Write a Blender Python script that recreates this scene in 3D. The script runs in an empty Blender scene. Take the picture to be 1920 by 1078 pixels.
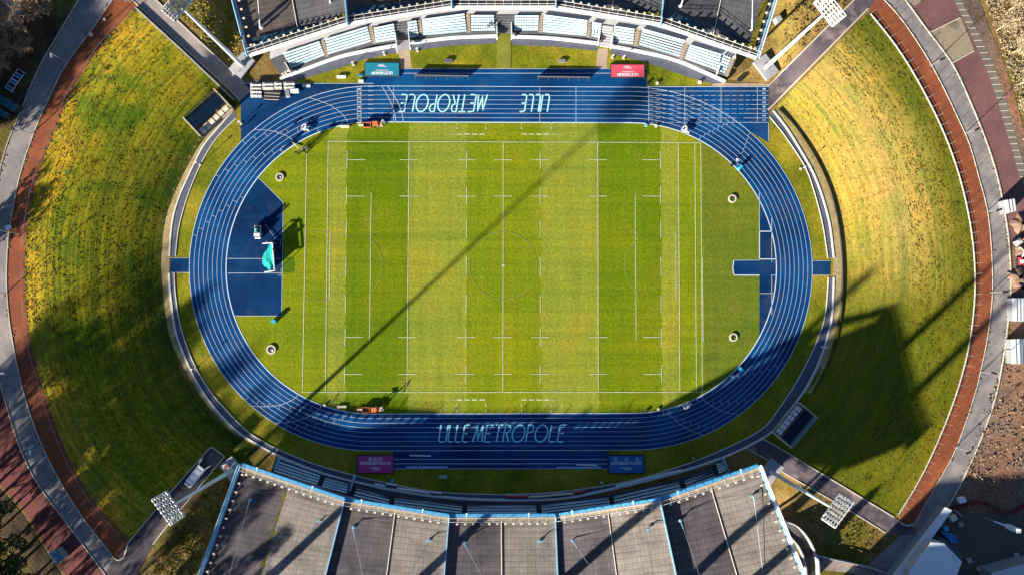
import bpy, bmesh, math, random
from math import sin, cos, pi, radians, sqrt, atan2
from mathutils import Vector, Matrix
random.seed(7)
SC = bpy.context.scene
COL = SC.collection

# ------------------------------------------------------------------ camera
HC, FPX, CX, CY = 216.0, 1493.0, 960.0, 539.0          # height in m, focal length and centre in photo pixels
NAD = (936.0, 585.0)                                    # where the plumb line under the drone meets the picture
_d = Vector((NAD[0]-CX, CY-NAD[1], -FPX)).normalized()
ROT = _d.rotation_difference(Vector((0, 0, -1))).to_matrix()
cam_d = bpy.data.cameras.new('camera'); cam = bpy.data.objects.new('camera', cam_d); COL.objects.link(cam)
cam.matrix_world = Matrix.Translation((0, 0, HC)) @ ROT.to_4x4()
cam_d.sensor_width = 36; cam_d.lens = 36*FPX/1920; cam_d.clip_start = 1; cam_d.clip_end = 4000
SC.camera = cam

# ------------------------------------------------------------------ light
SUN_EL = radians(15.8)
SH = Vector((0.728, 0.686))                              # the way shadows run on the ground (x east, y north)
world = bpy.data.worlds.new('World'); SC.world = world; world.use_nodes = True
nt = world.node_tree; nt.nodes.clear()
sky = nt.nodes.new('ShaderNodeTexSky'); sky.sky_type = 'NISHITA'; sky.sun_disc = False
sky.sun_elevation = SUN_EL; sky.sun_rotation = atan2(-SH.x, -SH.y)
sky.air_density = 0.55; sky.dust_density = 0.1; sky.ozone_density = 2.0
bg = nt.nodes.new('ShaderNodeBackground'); bg.inputs[1].default_value = 0.05
wo = nt.nodes.new('ShaderNodeOutputWorld')
nt.links.new(sky.outputs[0], bg.inputs[0]); nt.links.new(bg.outputs[0], wo.inputs[0])
sun_d = bpy.data.lights.new('sun', 'SUN'); sun_d.energy = 5.0; sun_d.angle = radians(1.1); sun_d.color = (1, 0.90, 0.74)
sun = bpy.data.objects.new('sun', sun_d); COL.objects.link(sun)
sun.rotation_euler = Vector((SH.x*cos(SUN_EL), SH.y*cos(SUN_EL), -sin(SUN_EL))).to_track_quat('-Z', 'Y').to_euler()
SC.view_settings.view_transform = 'Standard'; SC.view_settings.look = 'None'
SC.view_settings.exposure = 1.85; SC.view_settings.gamma = 1
SC.cycles.max_bounces = 5; SC.cycles.diffuse_bounces = 3

# ------------------------------------------------------------------ survey: photo pixel -> point of the place
def P(px, py, z=0.0):
    v = ROT @ Vector((px-CX, CY-py, -FPX))
    t = (HC-z)/-v.z
    return Vector((v.x*t, v.y*t, z))
def px_of(p):
    v = ROT.inverted() @ (Vector(p)-Vector((0, 0, HC)))
    return CX+FPX*v.x/-v.z, CY-FPX*v.y/-v.z
def capd(px, py):
    x = min(max(px, 699), 1184)
    return sqrt((px-x)**2+(py-501)**2)
def zt(px, py):                                          # earth bank round the track: steep foot, flat crest
    t = (capd(px, py)-402)/250.0
    if t <= 0: return 0.0
    x = min(t/0.80, 1.0); w = min(max((abs(px-942)-503)/60.0, 0), 1) if abs(py-539) < 800 else 1
    return 4.0*(1-(1-x)**1.5)*w*w*(3-2*w)
def G(px, py, dz=0.0):
    z = zt(px, py)
    return P(px, py, z+dz)
M1 = 6.91                                                # photo pixels per metre on the ground

# ------------------------------------------------------------------ materials
MATS = {}
def _new(name, rough=0.85, spec=0.3, metal=0.0):
    m = bpy.data.materials.new(name); m.use_nodes = True
    b = m.node_tree.nodes['Principled BSDF']
    b.inputs['Roughness'].default_value = rough; b.inputs['Metallic'].default_value = metal
    b.inputs['Specular IOR Level'].default_value = spec
    MATS[name] = m
    return m, m.node_tree, b
def _coords(t, uv, scale, loc=(0, 0, 0), rot=0):
    tc = t.nodes.new('ShaderNodeTexCoord'); mp = t.nodes.new('ShaderNodeMapping')
    mp.inputs['Scale'].default_value = scale; mp.inputs['Location'].default_value = loc; mp.inputs['Rotation'].default_value = (0, 0, rot)
    t.links.new(tc.outputs['UV' if uv else 'Object'], mp.inputs[0])
    return mp.outputs[0]
def _noise(t, vec, scale=1.0, detail=4, rough=0.6, dist=0.0):
    n = t.nodes.new('ShaderNodeTexNoise'); n.inputs['Scale'].default_value = scale
    n.inputs['Detail'].default_value = detail; n.inputs['Roughness'].default_value = rough; n.inputs['Distortion'].default_value = dist
    t.links.new(vec, n.inputs['Vector']); return n.outputs[0]
def _ramp(t, fac, stops, const=False):
    r = t.nodes.new('ShaderNodeValToRGB'); cr = r.color_ramp
    if const: cr.interpolation = 'CONSTANT'
    while len(cr.elements) < len(stops): cr.elements.new(0.5)
    for e, (p, c) in zip(cr.elements, stops):
        e.position = p; e.color = (c[0], c[1], c[2], 1) if not isinstance(c, (int, float)) else (c, c, c, 1)
    t.links.new(fac, r.inputs[0]); return r.outputs[0]
def _mix(t, a, b, fac, mode='MIX'):
    m = t.nodes.new('ShaderNodeMix'); m.data_type = 'RGBA'; m.blend_type = mode; m.clamp_factor = True
    for s, v in ((0, fac), (6, a), (7, b)):
        if hasattr(v, 'is_output'): t.links.new(v, m.inputs[s])
        elif s == 0: m.inputs[0].default_value = v
        else: m.inputs[s].default_value = (v[0], v[1], v[2], 1)
    return m.outputs[2]
def _bump(t, b, h, strength, dist=0.1):
    n = t.nodes.new('ShaderNodeBump'); n.inputs['Strength'].default_value = strength; n.inputs['Distance'].default_value = dist
    t.links.new(h, n.inputs['Height']); t.links.new(n.outputs[0], b.inputs['Normal'])
def mat(name, c1, c2=None, scale=0.5, rough=0.85, spec=0.3, metal=0.0, fine=0.0, fscale=3.0, stretch=(1, 1, 1), uv=False, bump=0.0, c3=None, lo=0.35, hi=0.65, rot=0):
    if name in MATS: return MATS[name]
    m, t, b = _new(name, rough, spec, metal)
    if c2 is None: c2 = tuple(x*0.82 for x in c1)
    v = _coords(t, uv, stretch, rot=rot)
    st = [(lo, c1), (hi, c2)] if c3 is None else [(lo, c1), ((lo+hi)/2, c2), (hi, c3)]
    col = _ramp(t, _noise(t, v, scale), st)
    if fine > 0:
        f = _noise(t, v, fscale, 3, 0.7)
        col = _mix(t, col, _ramp(t, f, [(0.25, 1-fine), (0.75, 1+fine*0.6)]), 1.0, 'MULTIPLY')
        if bump: _bump(t, b, f, bump, 0.15)
    t.links.new(col, b.inputs['Base Color'])
    return m
def plain(name, c, rough=0.6, metal=0.0, spec=0.4):
    return mat(name, c, tuple(x*0.9 for x in c), 1.2, rough, spec, metal, fine=0.10, fscale=6)

def grass_mat(name, cols, big=0.03, fine=0.30, streak=None, bump=0.5, big2=0.15):
    m, t, b = _new(name, 0.95, 0.12)
    v = _coords(t, False, (1, 1, 1))
    c = _ramp(t, _noise(t, v, big, 5, 0.62), [(0.36, cols[0]), (0.48, cols[1]), (0.62, cols[2])])
    c = _mix(t, c, _ramp(t, _noise(t, v, big2, 5, 0.65), [(0.3, 0.72), (0.7, 1.25)]), 1.0, 'MULTIPLY')
    f = _noise(t, v, 1.3, 6, 0.75)
    c = _mix(t, c, _ramp(t, f, [(0.3, 1-fine), (0.7, 1+fine)]), 1.0, 'MULTIPLY')
    if streak:
        s = _noise(t, _coords(t, False, streak[0]), 1.0, 4, 0.6)
        c = _mix(t, c, _ramp(t, s, [(0.3, 1-streak[1]), (0.7, 1+streak[1])]), 1.0, 'MULTIPLY')
    t.links.new(c, b.inputs['Base Color']); _bump(t, b, f, bump, 0.25)
    MATS[name] = m
    return m

lawn = grass_mat('lawn_grass', [(0.095, 0.125, 0.005), (0.160, 0.170, 0.008), (0.260, 0.210, 0.018)], 0.06, 0.42, None, 0.6)
earth = grass_mat('rough_ground', [(0.16, 0.115, 0.030), (0.22, 0.14, 0.055), (0.11, 0.10, 0.014)], 0.06, 0.42, None, 0.8)
soil = grass_mat('bare_soil', [(0.13, 0.095, 0.075), (0.19, 0.125, 0.09), (0.27, 0.13, 0.075)], 0.03, 0.45, None, 1.0)

def pitch_mat():
    m, t, b = _new('mown_pitch_grass', 0.95, 0.12)
    tc = t.nodes.new('ShaderNodeTexCoord'); sp = t.nodes.new('ShaderNodeSeparateXYZ')
    wn = t.nodes.new('ShaderNodeTexNoise'); wn.inputs['Scale'].default_value = 0.5; wn.inputs['Detail'].default_value = 5; t.links.new(tc.outputs['Object'], wn.inputs['Vector'])
    wa = t.nodes.new('ShaderNodeVectorMath'); wa.operation = 'MULTIPLY_ADD'; t.links.new(wn.outputs[1], wa.inputs[0]); wa.inputs[1].default_value = (1.6, 0, 0); t.links.new(tc.outputs['Object'], wa.inputs[2])
    wb_ = t.nodes.new('ShaderNodeVectorMath'); wb_.operation = 'SUBTRACT'; t.links.new(wa.outputs[0], wb_.inputs[0]); wb_.inputs[1].default_value = (0.8, 0, 0)
    t.links.new(wb_.outputs[0], sp.inputs[0])
    x0, x1 = P(560, 500).x, P(1340, 500).x
    mr = t.nodes.new('ShaderNodeMapRange'); t.links.new(sp.outputs[0], mr.inputs[0])
    mr.inputs[1].default_value = x0; mr.inputs[2].default_value = x1
    D, L, Mi = (0.112, 0.170, 0.001), (0.215, 0.248, 0.024), (0.160, 0.208, 0.004)
    f = lambda px: (P(px, 500).x-x0)/(x1-x0)
    col = _ramp(t, mr.outputs[0], [(0, Mi), (f(614), L), (f(647), D), (f(764), L), (f(875), Mi), (f(1013), L), (f(1121), (0.124, 0.182, 0.002)), (f(1239), L), (f(1273), Mi), (f(1316), (0.120, 0.155, 0.012))], True)
    v = _coords(t, False, (1, 1, 1))
    edge = _noise(t, v, 0.035, 4, 0.6)
    col = _mix(t, col, _ramp(t, edge, [(0.35, (0.80, 0.92, 0.9)), (0.5, (1, 1, 1)), (0.68, (1.28, 1.06, 0.9))]), 1.0, 'MULTIPLY')
    bands = _noise(t, _coords(t, False, (0.012, 0.42, 1)), 1.0, 5, 0.7)
    col = _mix(t, col, _ramp(t, bands, [(0.3, (0.74, 0.82, 0.8)), (0.5, (1, 1, 1)), (0.7, (1.25, 1.10, 1.0))]), 1.0, 'MULTIPLY')
    worn = _noise(t, v, 0.13, 6, 0.72, 0.5)
    col = _mix(t, col, (0.24, 0.20, 0.03), _ramp(t, worn, [(0.56, 0.0), (0.74, 0.55)]))
    ver = _noise(t, _coords(t, False, (0.5, 0.02, 1)), 1.0, 4, 0.7)
    col = _mix(t, col, _ramp(t, ver, [(0.3, 0.88), (0.7, 1.10)]), 1.0, 'MULTIPLY')
    fn = _noise(t, v, 1.5, 6, 0.78)
    col = _mix(t, col, _ramp(t, fn, [(0.3, 0.60), (0.7, 1.38)]), 1.0, 'MULTIPLY')
    t.links.new(col, b.inputs['Base Color']); _bump(t, b, fn, 0.5, 0.2)
    return m
pitch_m = pitch_mat()

def bank_mat(name, ramp_v, strong, pt=(0.42, 0.72, 0.6), fl=0.5):
    m, t, b = _new(name, 0.97, 0.1)
    tc = t.nodes.new('ShaderNodeTexCoord'); sp = t.nodes.new('ShaderNodeSeparateXYZ'); t.links.new(tc.outputs['UV'], sp.inputs[0])
    v = _coords(t, False, (1, 1, 1))
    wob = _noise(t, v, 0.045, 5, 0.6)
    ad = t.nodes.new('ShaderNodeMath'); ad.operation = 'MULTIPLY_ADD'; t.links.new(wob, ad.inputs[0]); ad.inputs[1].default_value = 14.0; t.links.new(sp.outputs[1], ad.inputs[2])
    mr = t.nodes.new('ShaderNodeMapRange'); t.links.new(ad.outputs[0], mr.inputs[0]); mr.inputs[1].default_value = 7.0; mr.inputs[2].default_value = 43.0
    col = _ramp(t, mr.outputs[0], ramp_v)  # grass tones across the slope, partly painting its light and shade
    if 'right' in name:                                   # greener sward to the south, its darker tone deepening the shade there
        so = t.nodes.new('ShaderNodeSeparateXYZ'); t.links.new(v, so.inputs[0])
        yy = t.nodes.new('ShaderNodeMath'); yy.operation = 'MULTIPLY_ADD'; t.links.new(wob, yy.inputs[0]); yy.inputs[1].default_value = 22.0; t.links.new(so.outputs[1], yy.inputs[2])
        my = t.nodes.new('ShaderNodeMapRange'); t.links.new(yy.outputs[0], my.inputs[0]); my.inputs[1].default_value = P(1600, 600).y+11; my.inputs[2].default_value = P(1600, 430).y+11
        col = _mix(t, (0.125, 0.130, 0.008), col, my.outputs[0])
    patch = _noise(t, v, 0.07, 6, 0.68, 0.4)
    col = _mix(t, col, _ramp(t, patch, [(0.36, pt), (0.5, (1, 1, 1)), (0.64, (1.25, 1.05, 1.1))]), 1.0, 'MULTIPLY')
    st = _noise(t, _coords(t, True, (0.035, 0.95, 1)), 1.0, 6, 0.78, 0.25)
    col = _mix(t, col, _ramp(t, st, [(0.32, (1-strong, 1-strong*0.75, 1-strong*0.7)), (0.5, (1, 1, 1)), (0.68, (1+strong*0.5, 1+strong*0.35, 1))]), 1.0, 'MULTIPLY')
    st2 = _noise(t, _coords(t, True, (0.06, 0.35, 1), (9, 3, 0)), 1.0, 4, 0.65, 0.5)
    col = _mix(t, col, _ramp(t, st2, [(0.33, (0.68, 0.88, 0.8)), (0.6, (1.08, 1.03, 1))]), 1.0, 'MULTIPLY')
    st3 = _noise(t, _coords(t, True, (0.006, 0.80, 1), (3, 1, 0)), 1.0, 5, 0.75, 0.1)
    col = _mix(t, col, _ramp(t, st3, [(0.36, (1-strong*.8, 1-strong*.65, 1-strong*.5)), (0.5, (1, 1, 1)), (0.64, (1+strong*0.4, 1+strong*0.3, 1))]), 1.0, 'MULTIPLY')
    fn = _noise(t, v, 1.1, 7, 0.78)
    col = _mix(t, col, _ramp(t, fn, [(0.32, fl), (0.68, 2-fl-.08)]), 1.0, 'MULTIPLY')
    t.links.new(col, b.inputs['Base Color'])
    hh = _mix(t, st3, fn, 0.35); _bump(t, b, hh, 0.5, 0.38)
    return m
YEL, OLI, GRN, DRK, TAN = (0.25, 0.185, 0.020), (0.135, 0.135, 0.010), (0.085, 0.105, 0.006), (0.055, 0.075, 0.008), (0.26, 0.19, 0.05)
bank_l = bank_mat('left_bank_grass', [(0.0, DRK), (0.12, (0.105, 0.110, 0.006)), (0.34, (0.175, 0.165, 0.009)), (0.60, (0.205, 0.190, 0.010)), (0.76, (0.240, 0.205, 0.012)), (0.86, (0.42, 0.285, 0.022))], 0.55)  # dark foot: slope shade put into the grass colour
bank_r = bank_mat('right_bank_grass', [(0.0, TAN), (0.10, (0.43, 0.300, 0.055)), (0.44, (0.44, 0.305, 0.085)), (0.66, (0.34, 0.25, 0.055)), (0.84, (0.175, 0.165, 0.018)), (1.0, (0.120, 0.125, 0.010))], 0.30, (0.80, 0.92, 0.8), 0.66)

def track_mat(name, base, warm=0.0):
    m, t, b = _new(name, 0.85, 0.06)
    v = _coords(t, False, (1, 1, 1))
    a = _noise(t, v, 0.06, 5, 0.6)
    col = _ramp(t, a, [(0.33, tuple(x*0.55 for x in base)), (0.5, base), (0.66, (base[0]*1.5+0.004*warm, base[1]*1.65, base[2]*1.35))])
    s = _noise(t, v, 0.11, 5, 0.7, 0.8)
    col = _mix(t, col, _ramp(t, s, [(0.62, (0, 0, 0)), (0.78, (warm*0.5, warm*0.5, warm*0.5))]), 0.5, 'ADD') if False else _mix(t, col, (0.030, 0.046, 0.095), _ramp(t, s, [(0.52, 0.0), (0.68, 0.75*warm)]))
    wr = _noise(t, _coords(t, False, (0.05, 1.3, 1)), 1.0, 5, 0.75)
    col = _mix(t, col, _ramp(t, wr, [(0.3, (0.82, 0.84, 0.88)), (0.7, (1.15, 1.12, 1.06))]), 1.0, 'MULTIPLY')
    fn = _noise(t, v, 2.5, 4, 0.7)
    col = _mix(t, col, _ramp(t, fn, [(0.3, 0.86), (0.7, 1.12)]), 1.0, 'MULTIPLY')
    t.links.new(col, b.inputs['Base Color'])
    return m
blue_track = track_mat('blue_track_surface', (0.0012, 0.046, 0.170), 0.55)
blue_apron = track_mat('worn_blue_surface', (0.0015, 0.029, 0.105), 1.0)
grey_walk = mat('slate_asphalt', (0.105, 0.115, 0.155), (0.075, 0.085, 0.125), 0.3, fine=0.2, fscale=1.5)
red_path = mat('red_brick_dust', (0.24, 0.068, 0.024), (0.19, 0.056, 0.026), 0.10, 0.95, fine=0.30, fscale=1.0, c3=(0.29, 0.085, 0.034))
grey_road = mat('grey_concrete_road', (0.260, 0.235, 0.235), (0.185, 0.175, 0.180), 0.09, 0.9, fine=0.22, fscale=0.9, c3=(0.30, 0.26, 0.245))
asphalt = mat('worn_asphalt', (0.165, 0.125, 0.130), (0.065, 0.055, 0.075), 0.10, 0.9, fine=0.25, fscale=0.8, c3=(0.24, 0.185, 0.17), stretch=(1, 1, 1))
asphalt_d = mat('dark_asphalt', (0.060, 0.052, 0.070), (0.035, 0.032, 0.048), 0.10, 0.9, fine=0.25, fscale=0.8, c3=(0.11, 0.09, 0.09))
asphalt_l = mat('pale_asphalt', (0.33, 0.275, 0.255), (0.26, 0.22, 0.21), 0.12, 0.9, fine=0.18, fscale=0.8, c3=(0.15, 0.13, 0.13), lo=0.35, hi=0.75)
pink_pave = mat('pink_paving', (0.175, 0.085, 0.080), (0.13, 0.062, 0.064), 0.12, 0.9, fine=0.22, fscale=1.2)
beige_pave = mat('beige_paving', (0.26, 0.22, 0.155), (0.10, 0.095, 0.07), 0.14, 0.9, fine=0.2, fscale=1.2, lo=0.52, hi=0.66)
tile_pave = mat('grey_slabs', (0.175, 0.155, 0.13), (0.13, 0.115, 0.10), 0.3, 0.9, fine=0.25, fscale=1.2)
white_line = plain('white_line_paint', (0.58, 0.68, 0.78), 0.7)
chalk = mat('chalk_line', (0.66, 0.70, 0.50), (0.44, 0.52, 0.28), 0.6, 0.9, fine=0.2, fscale=3)
faint = mat('faded_chalk_line', (0.28, 0.32, 0.10), (0.20, 0.25, 0.03), 0.8, 0.95)
cyan_paint = plain('pale_cyan_paint', (0.28, 0.78, 0.95), 0.6)
kerb_m = plain('pale_concrete', (0.55, 0.50, 0.42), 0.85)
conc = mat('light_concrete', (0.40, 0.40, 0.42), (0.30, 0.31, 0.34), 0.4, 0.85, fine=0.12)
tan_conc = mat('tan_concrete', (0.42, 0.32, 0.22), (0.34, 0.26, 0.19), 0.5, 0.9, fine=0.15)
dry_sand = mat('dry_sandy_strip', (0.42, 0.33, 0.17), (0.27, 0.22, 0.10), 0.25, 0.95, fine=0.35, fscale=1.3)
white_p = plain('white_painted_metal', (0.72, 0.74, 0.76), 0.45)
steel = plain('galvanised_steel', (0.42, 0.45, 0.48), 0.4, 0.6)
blue_metal = plain('bright_blue_metal', (0.06, 0.30, 0.58), 0.35)
pale_blue = plain('pale_blue_metal', (0.24, 0.48, 0.66), 0.4)
dark_m = plain('dark_rubber', (0.02, 0.02, 0.025), 0.7)
glass_m = plain('dark_blue_glass', (0.003, 0.012, 0.030), 0.35, 0.0, 0.25)
seat_m = mat('pale_blue_plastic', (0.56, 0.68, 0.74), (0.36, 0.56, 0.67), .25, 0.5)
seat_w = plain('cream_plastic', (0.70, 0.62, 0.48), 0.45)
orange_m = plain('orange_paint', (0.62, 0.16, 0.05), 0.45)
red_m = plain('red_paint', (0.55, 0.03, 0.04), 0.5)
teal_net = mat('teal_netting', (0.005, 0.33, 0.30), (0.01, 0.42, 0.37), 0.9, 0.8, fine=0.2, fscale=4)
skin_m = plain('skin', (0.45, 0.26, 0.18), 0.6)
navy_cloth = plain('navy_cloth', (0.02, 0.03, 0.08), 0.8)
hair_m = plain('dark_hair', (0.03, 0.02, 0.015), 0.7)
turf_m = grass_mat('olive_artificial_turf', [(0.16, 0.17, 0.02), (0.19, 0.19, 0.03), (0.15, 0.16, 0.02)], 0.1, 0.12, None, 0.1)
patch_m = grass_mat('fresh_green_turf', [(0.055, 0.11, 0.004), (0.065, 0.125, 0.004), (0.075, 0.13, 0.006)], 0.1, 0.2, None, 0.2)
moss_m = grass_mat('yellow_moss', [(0.16, 0.13, 0.008), (0.12, 0.11, 0.01), (0.06, 0.06, 0.01)], 0.3, 0.4, None, 0.6)

def roof_mat(name, c1, c2, uvscale, mossy=0.0):
    m, t, b = _new(name, 0.8, 0.25)
    v = _coords(t, False, (1, 1, 1))
    col = _ramp(t, _noise(t, v, 0.10, 5, 0.65), [(0.32, c1), (0.55, c2), (0.72, tuple(x*1.18 for x in c2))])
    uv = _coords(t, True, (1, 1, 1))
    for ax, sc_, amt in ((0, 0.6, 0.16), (1, uvscale, 0.42)):
        w = t.nodes.new('ShaderNodeTexWave'); w.bands_direction = 'X' if ax == 0 else 'Y'; w.wave_profile = 'SAW'
        w.inputs['Scale'].default_value = sc_/2; w.inputs['Distortion'].default_value = 0.35; w.inputs['Detail'].default_value = 2
        t.links.new(uv, w.inputs[0])
        col = _mix(t, col, _ramp(t, w.outputs[0], [(0.0, 1-amt), (0.22, 1.0), (1.0, 1.06)]), 1.0, 'MULTIPLY')
    stn = _noise(t, _coords(t, True, (0.05, 0.22, 1)), 1.0, 6, 0.75, 0.6)
    col = _mix(t, col, _ramp(t, stn, [(0.32, (0.62, 0.60, 0.62)), (0.5, (1, 1, 1)), (0.68, (1.2, 1.16, 1.1))]), 1.0, 'MULTIPLY')
    st = _noise(t, _coords(t, True, (0.9, 0.05, 1)), 1.0, 4, 0.7)
    col = _mix(t, col, _ramp(t, st, [(0.3, 0.78), (0.7, 1.15)]), 1.0, 'MULTIPLY')
    fn = _noise(t, v, 2.2, 4, 0.75)
    col = _mix(t, col, _ramp(t, fn, [(0.3, 0.8), (0.7, 1.18)]), 1.0, 'MULTIPLY')
    t.links.new(col, b.inputs['Base Color']); _bump(t, b, fn, 0.3, 0.1)
    return m
roof_sunlit = roof_mat('weathered_sunlit_roofing', (0.104, 0.092, 0.086), (0.176, 0.155, 0.140), 0.42)  # half of each fold facing the sun, its light put into the colour
roof_shaded = roof_mat('weathered_shaded_roofing', (0.036, 0.032, 0.040), (0.088, 0.076, 0.084), 0.42)  # same roofing turned from the sun, its shade put into the colour
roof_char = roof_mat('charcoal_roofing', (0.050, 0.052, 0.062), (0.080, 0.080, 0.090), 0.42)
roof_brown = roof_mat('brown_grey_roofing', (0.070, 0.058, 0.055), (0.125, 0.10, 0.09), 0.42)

# ------------------------------------------------------------------ mesh builder
class MB:
    def __init__(s): s.v = []; s.f = []; s.uv = []
    def face(s, pts, uv=None):
        i = len(s.v); s.v += [tuple(p) for p in pts]; s.f.append(tuple(range(i, i+len(pts))))
        s.uv += uv if uv else [(p[0], p[1]) for p in pts]; return s
    def box(s, c, size, rz=0.0, rx=0.0, taper=1.0):
        m = Matrix.Rotation(rz, 3, 'Z') @ Matrix.Rotation(rx, 3, 'X'); c = Vector(c); hx, hy, hz = [a/2 for a in size]
        q = [c+m@Vector((a*hx*(taper if e > 0 else 1), b*hy*(taper if e > 0 else 1), e*hz)) for e in (-1, 1) for a, b in ((-1, -1), (1, -1), (1, 1), (-1, 1))]
        for f in ((3, 2, 1, 0), (4, 5, 6, 7), (0, 1, 5, 4), (1, 2, 6, 5), (2, 3, 7, 6), (3, 0, 4, 7)): s.face([q[k] for k in f])
        return s
    def tube(s, a, b, r0, r1=None, n=8, cap=True):
        a, b = Vector(a), Vector(b); r1 = r0 if r1 is None else r1; d = (b-a)
        if d.length < 1e-6: return s
        d.normalize(); u = d.orthogonal().normalized(); w = d.cross(u)
        A = [a+(u*cos(2*pi*k/n)+w*sin(2*pi*k/n))*r0 for k in range(n)]; B = [b+(u*cos(2*pi*k/n)+w*sin(2*pi*k/n))*r1 for k in range(n)]
        for k in range(n): s.face([A[k], A[(k+1) % n], B[(k+1) % n], B[k]])
        if cap: s.face(A[::-1]); s.face(B)
        return s
    def path(s, pts, r, n=6):
        for a, b in zip(pts[:-1], pts[1:]): s.tube(a, b, r, r, n)
        return s
    def prism(s, pts, z0, z1):
        lo = [Vector((p[0], p[1], z0)) for p in pts]; hi = [Vector((p[0], p[1], z1)) for p in pts]; n = len(pts)
        ar = sum(lo[i].x*lo[(i+1) % n].y-lo[(i+1) % n].x*lo[i].y for i in range(n))
        if ar < 0: lo.reverse(); hi.reverse()
        s.face(hi); s.face(lo[::-1])
        for i in range(n): s.face([lo[i], lo[(i+1) % n], hi[(i+1) % n], hi[i]])
        return s
    def wall(s, pts, w, h, dz=0.0):                      # continuous upright band along 3D points
        n = len(pts); L = []; R = []
        for i, p in enumerate(pts):
            a = pts[max(i-1, 0)]; b = pts[min(i+1, n-1)]; t = Vector((b[0]-a[0], b[1]-a[1], 0)).normalized(); nn = Vector((-t.y, t.x, 0))*w/2
            L.append(Vector(p)+nn); R.append(Vector(p)-nn)
        up = Vector((0, 0, h)); z = Vector((0, 0, dz))
        for i in range(n-1):
            s.face([L[i]+z+up, R[i]+z+up, R[i+1]+z+up, L[i+1]+z+up]); s.face([R[i]+z, R[i+1]+z, R[i+1]+z+up, R[i]+z+up]); s.face([L[i+1]+z, L[i]+z, L[i]+z+up, L[i+1]+z+up])
        s.face([L[0]+z, R[0]+z, R[0]+z+up, L[0]+z+up]); s.face([R[-1]+z, L[-1]+z, L[-1]+z+up, R[-1]+z+up])
        return s
    def strip(s, pts, w):                                # flat painted line along 3D points
        n = len(pts); E = []
        for i, p in enumerate(pts):
            a = pts[max(i-1, 0)]; b = pts[min(i+1, n-1)]; t = Vector((b[0]-a[0], b[1]-a[1], 0))
            t = t.normalized() if t.length > 1e-9 else Vector((1, 0, 0)); nn = Vector((-t.y, t.x, 0))*w/2
            E.append((Vector(p)+nn, Vector(p)-nn))
        for i in range(n-1): s.face([E[i][0], E[i][1], E[i+1][1], E[i+1][0]])
        return s
    def build(s, name, m, parent=None):
        me = bpy.data.meshes.new(name); vmap = {}; vs = []; fs = []
        for f in s.f:
            g = []
            for k in f:
                key = (round(s.v[k][0], 4), round(s.v[k][1], 4), round(s.v[k][2], 4))
                if key not in vmap: vmap[key] = len(vs); vs.append(s.v[k])
                g.append(vmap[key])
            fs.append(g)
        keep = [len(set(g)) == len(g) for g in fs]
        uvs = []; i = 0
        for f, k in zip(s.f, keep):
            if k: uvs += s.uv[i:i+len(f)]
            i += len(f)
        me.from_pydata(vs, [], [g for g, k in zip(fs, keep) if k])
        ul = me.uv_layers.new(name='UVMap')
        if len(uvs) == len(ul.data): ul.data.foreach_set('uv', [c for u in uvs for c in u[:2]])
        me.materials.append(m); o = bpy.data.objects.new(name, me); COL.objects.link(o)
        if parent: o.parent = parent
        return o
def tag(o, label=None, cat=None, group=None, kind=None):
    if label: o['label'] = label
    if cat: o['category'] = cat
    if group: o['group'] = group
    if kind: o['kind'] = kind
    return o
def struct(o): o['kind'] = 'structure'; return o
def empty(name, label, cat, loc=(0, 0, 0), rz=0, group=None):
    o = bpy.data.objects.new(name, None); COL.objects.link(o); o.location = loc; o.rotation_euler = (0, 0, rz); o.empty_display_size = 0.5
    return tag(o, label, cat, group)
def copy_tree(o, parent=None):
    c = o.copy(); COL.objects.link(c); c.parent = parent
    for ch in list(o.children): copy_tree(ch, c)
    return c
def spline(pts, step=12.0):                             # Catmull-Rom through photo points
    out = []
    for i in range(len(pts)-1):
        p0, p1, p2, p3 = pts[max(i-1, 0)], pts[i], pts[i+1], pts[min(i+2, len(pts)-1)]
        n = max(1, int(math.dist(p1, p2)/step))
        for k in range(n):
            t = k/n
            out.append(tuple(0.5*(2*p1[a]+(p2[a]-p0[a])*t+(2*p0[a]-5*p1[a]+4*p2[a]-p3[a])*t*t+(3*p1[a]-p0[a]-3*p2[a]+p3[a])*t**3) for a in (0, 1)))
    out.append(tuple(pts[-1])); return out
def resample(pts, n):
    d = [0]
    for a, b in zip(pts[:-1], pts[1:]): d.append(d[-1]+math.dist(a, b))
    out = []; j = 0
    for k in range(n+1):
        t = d[-1]*k/n
        while j < len(pts)-2 and d[j+1] < t: j += 1
        f = (t-d[j])/max(d[j+1]-d[j], 1e-9)
        out.append(tuple(pts[j][a]+(pts[j+1][a]-pts[j][a])*min(max(f, 0), 1) for a in range(len(pts[0]))))
    return out
def lerp(a, b, t): return tuple(x+(y-x)*t for x, y in zip(a, b))
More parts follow.
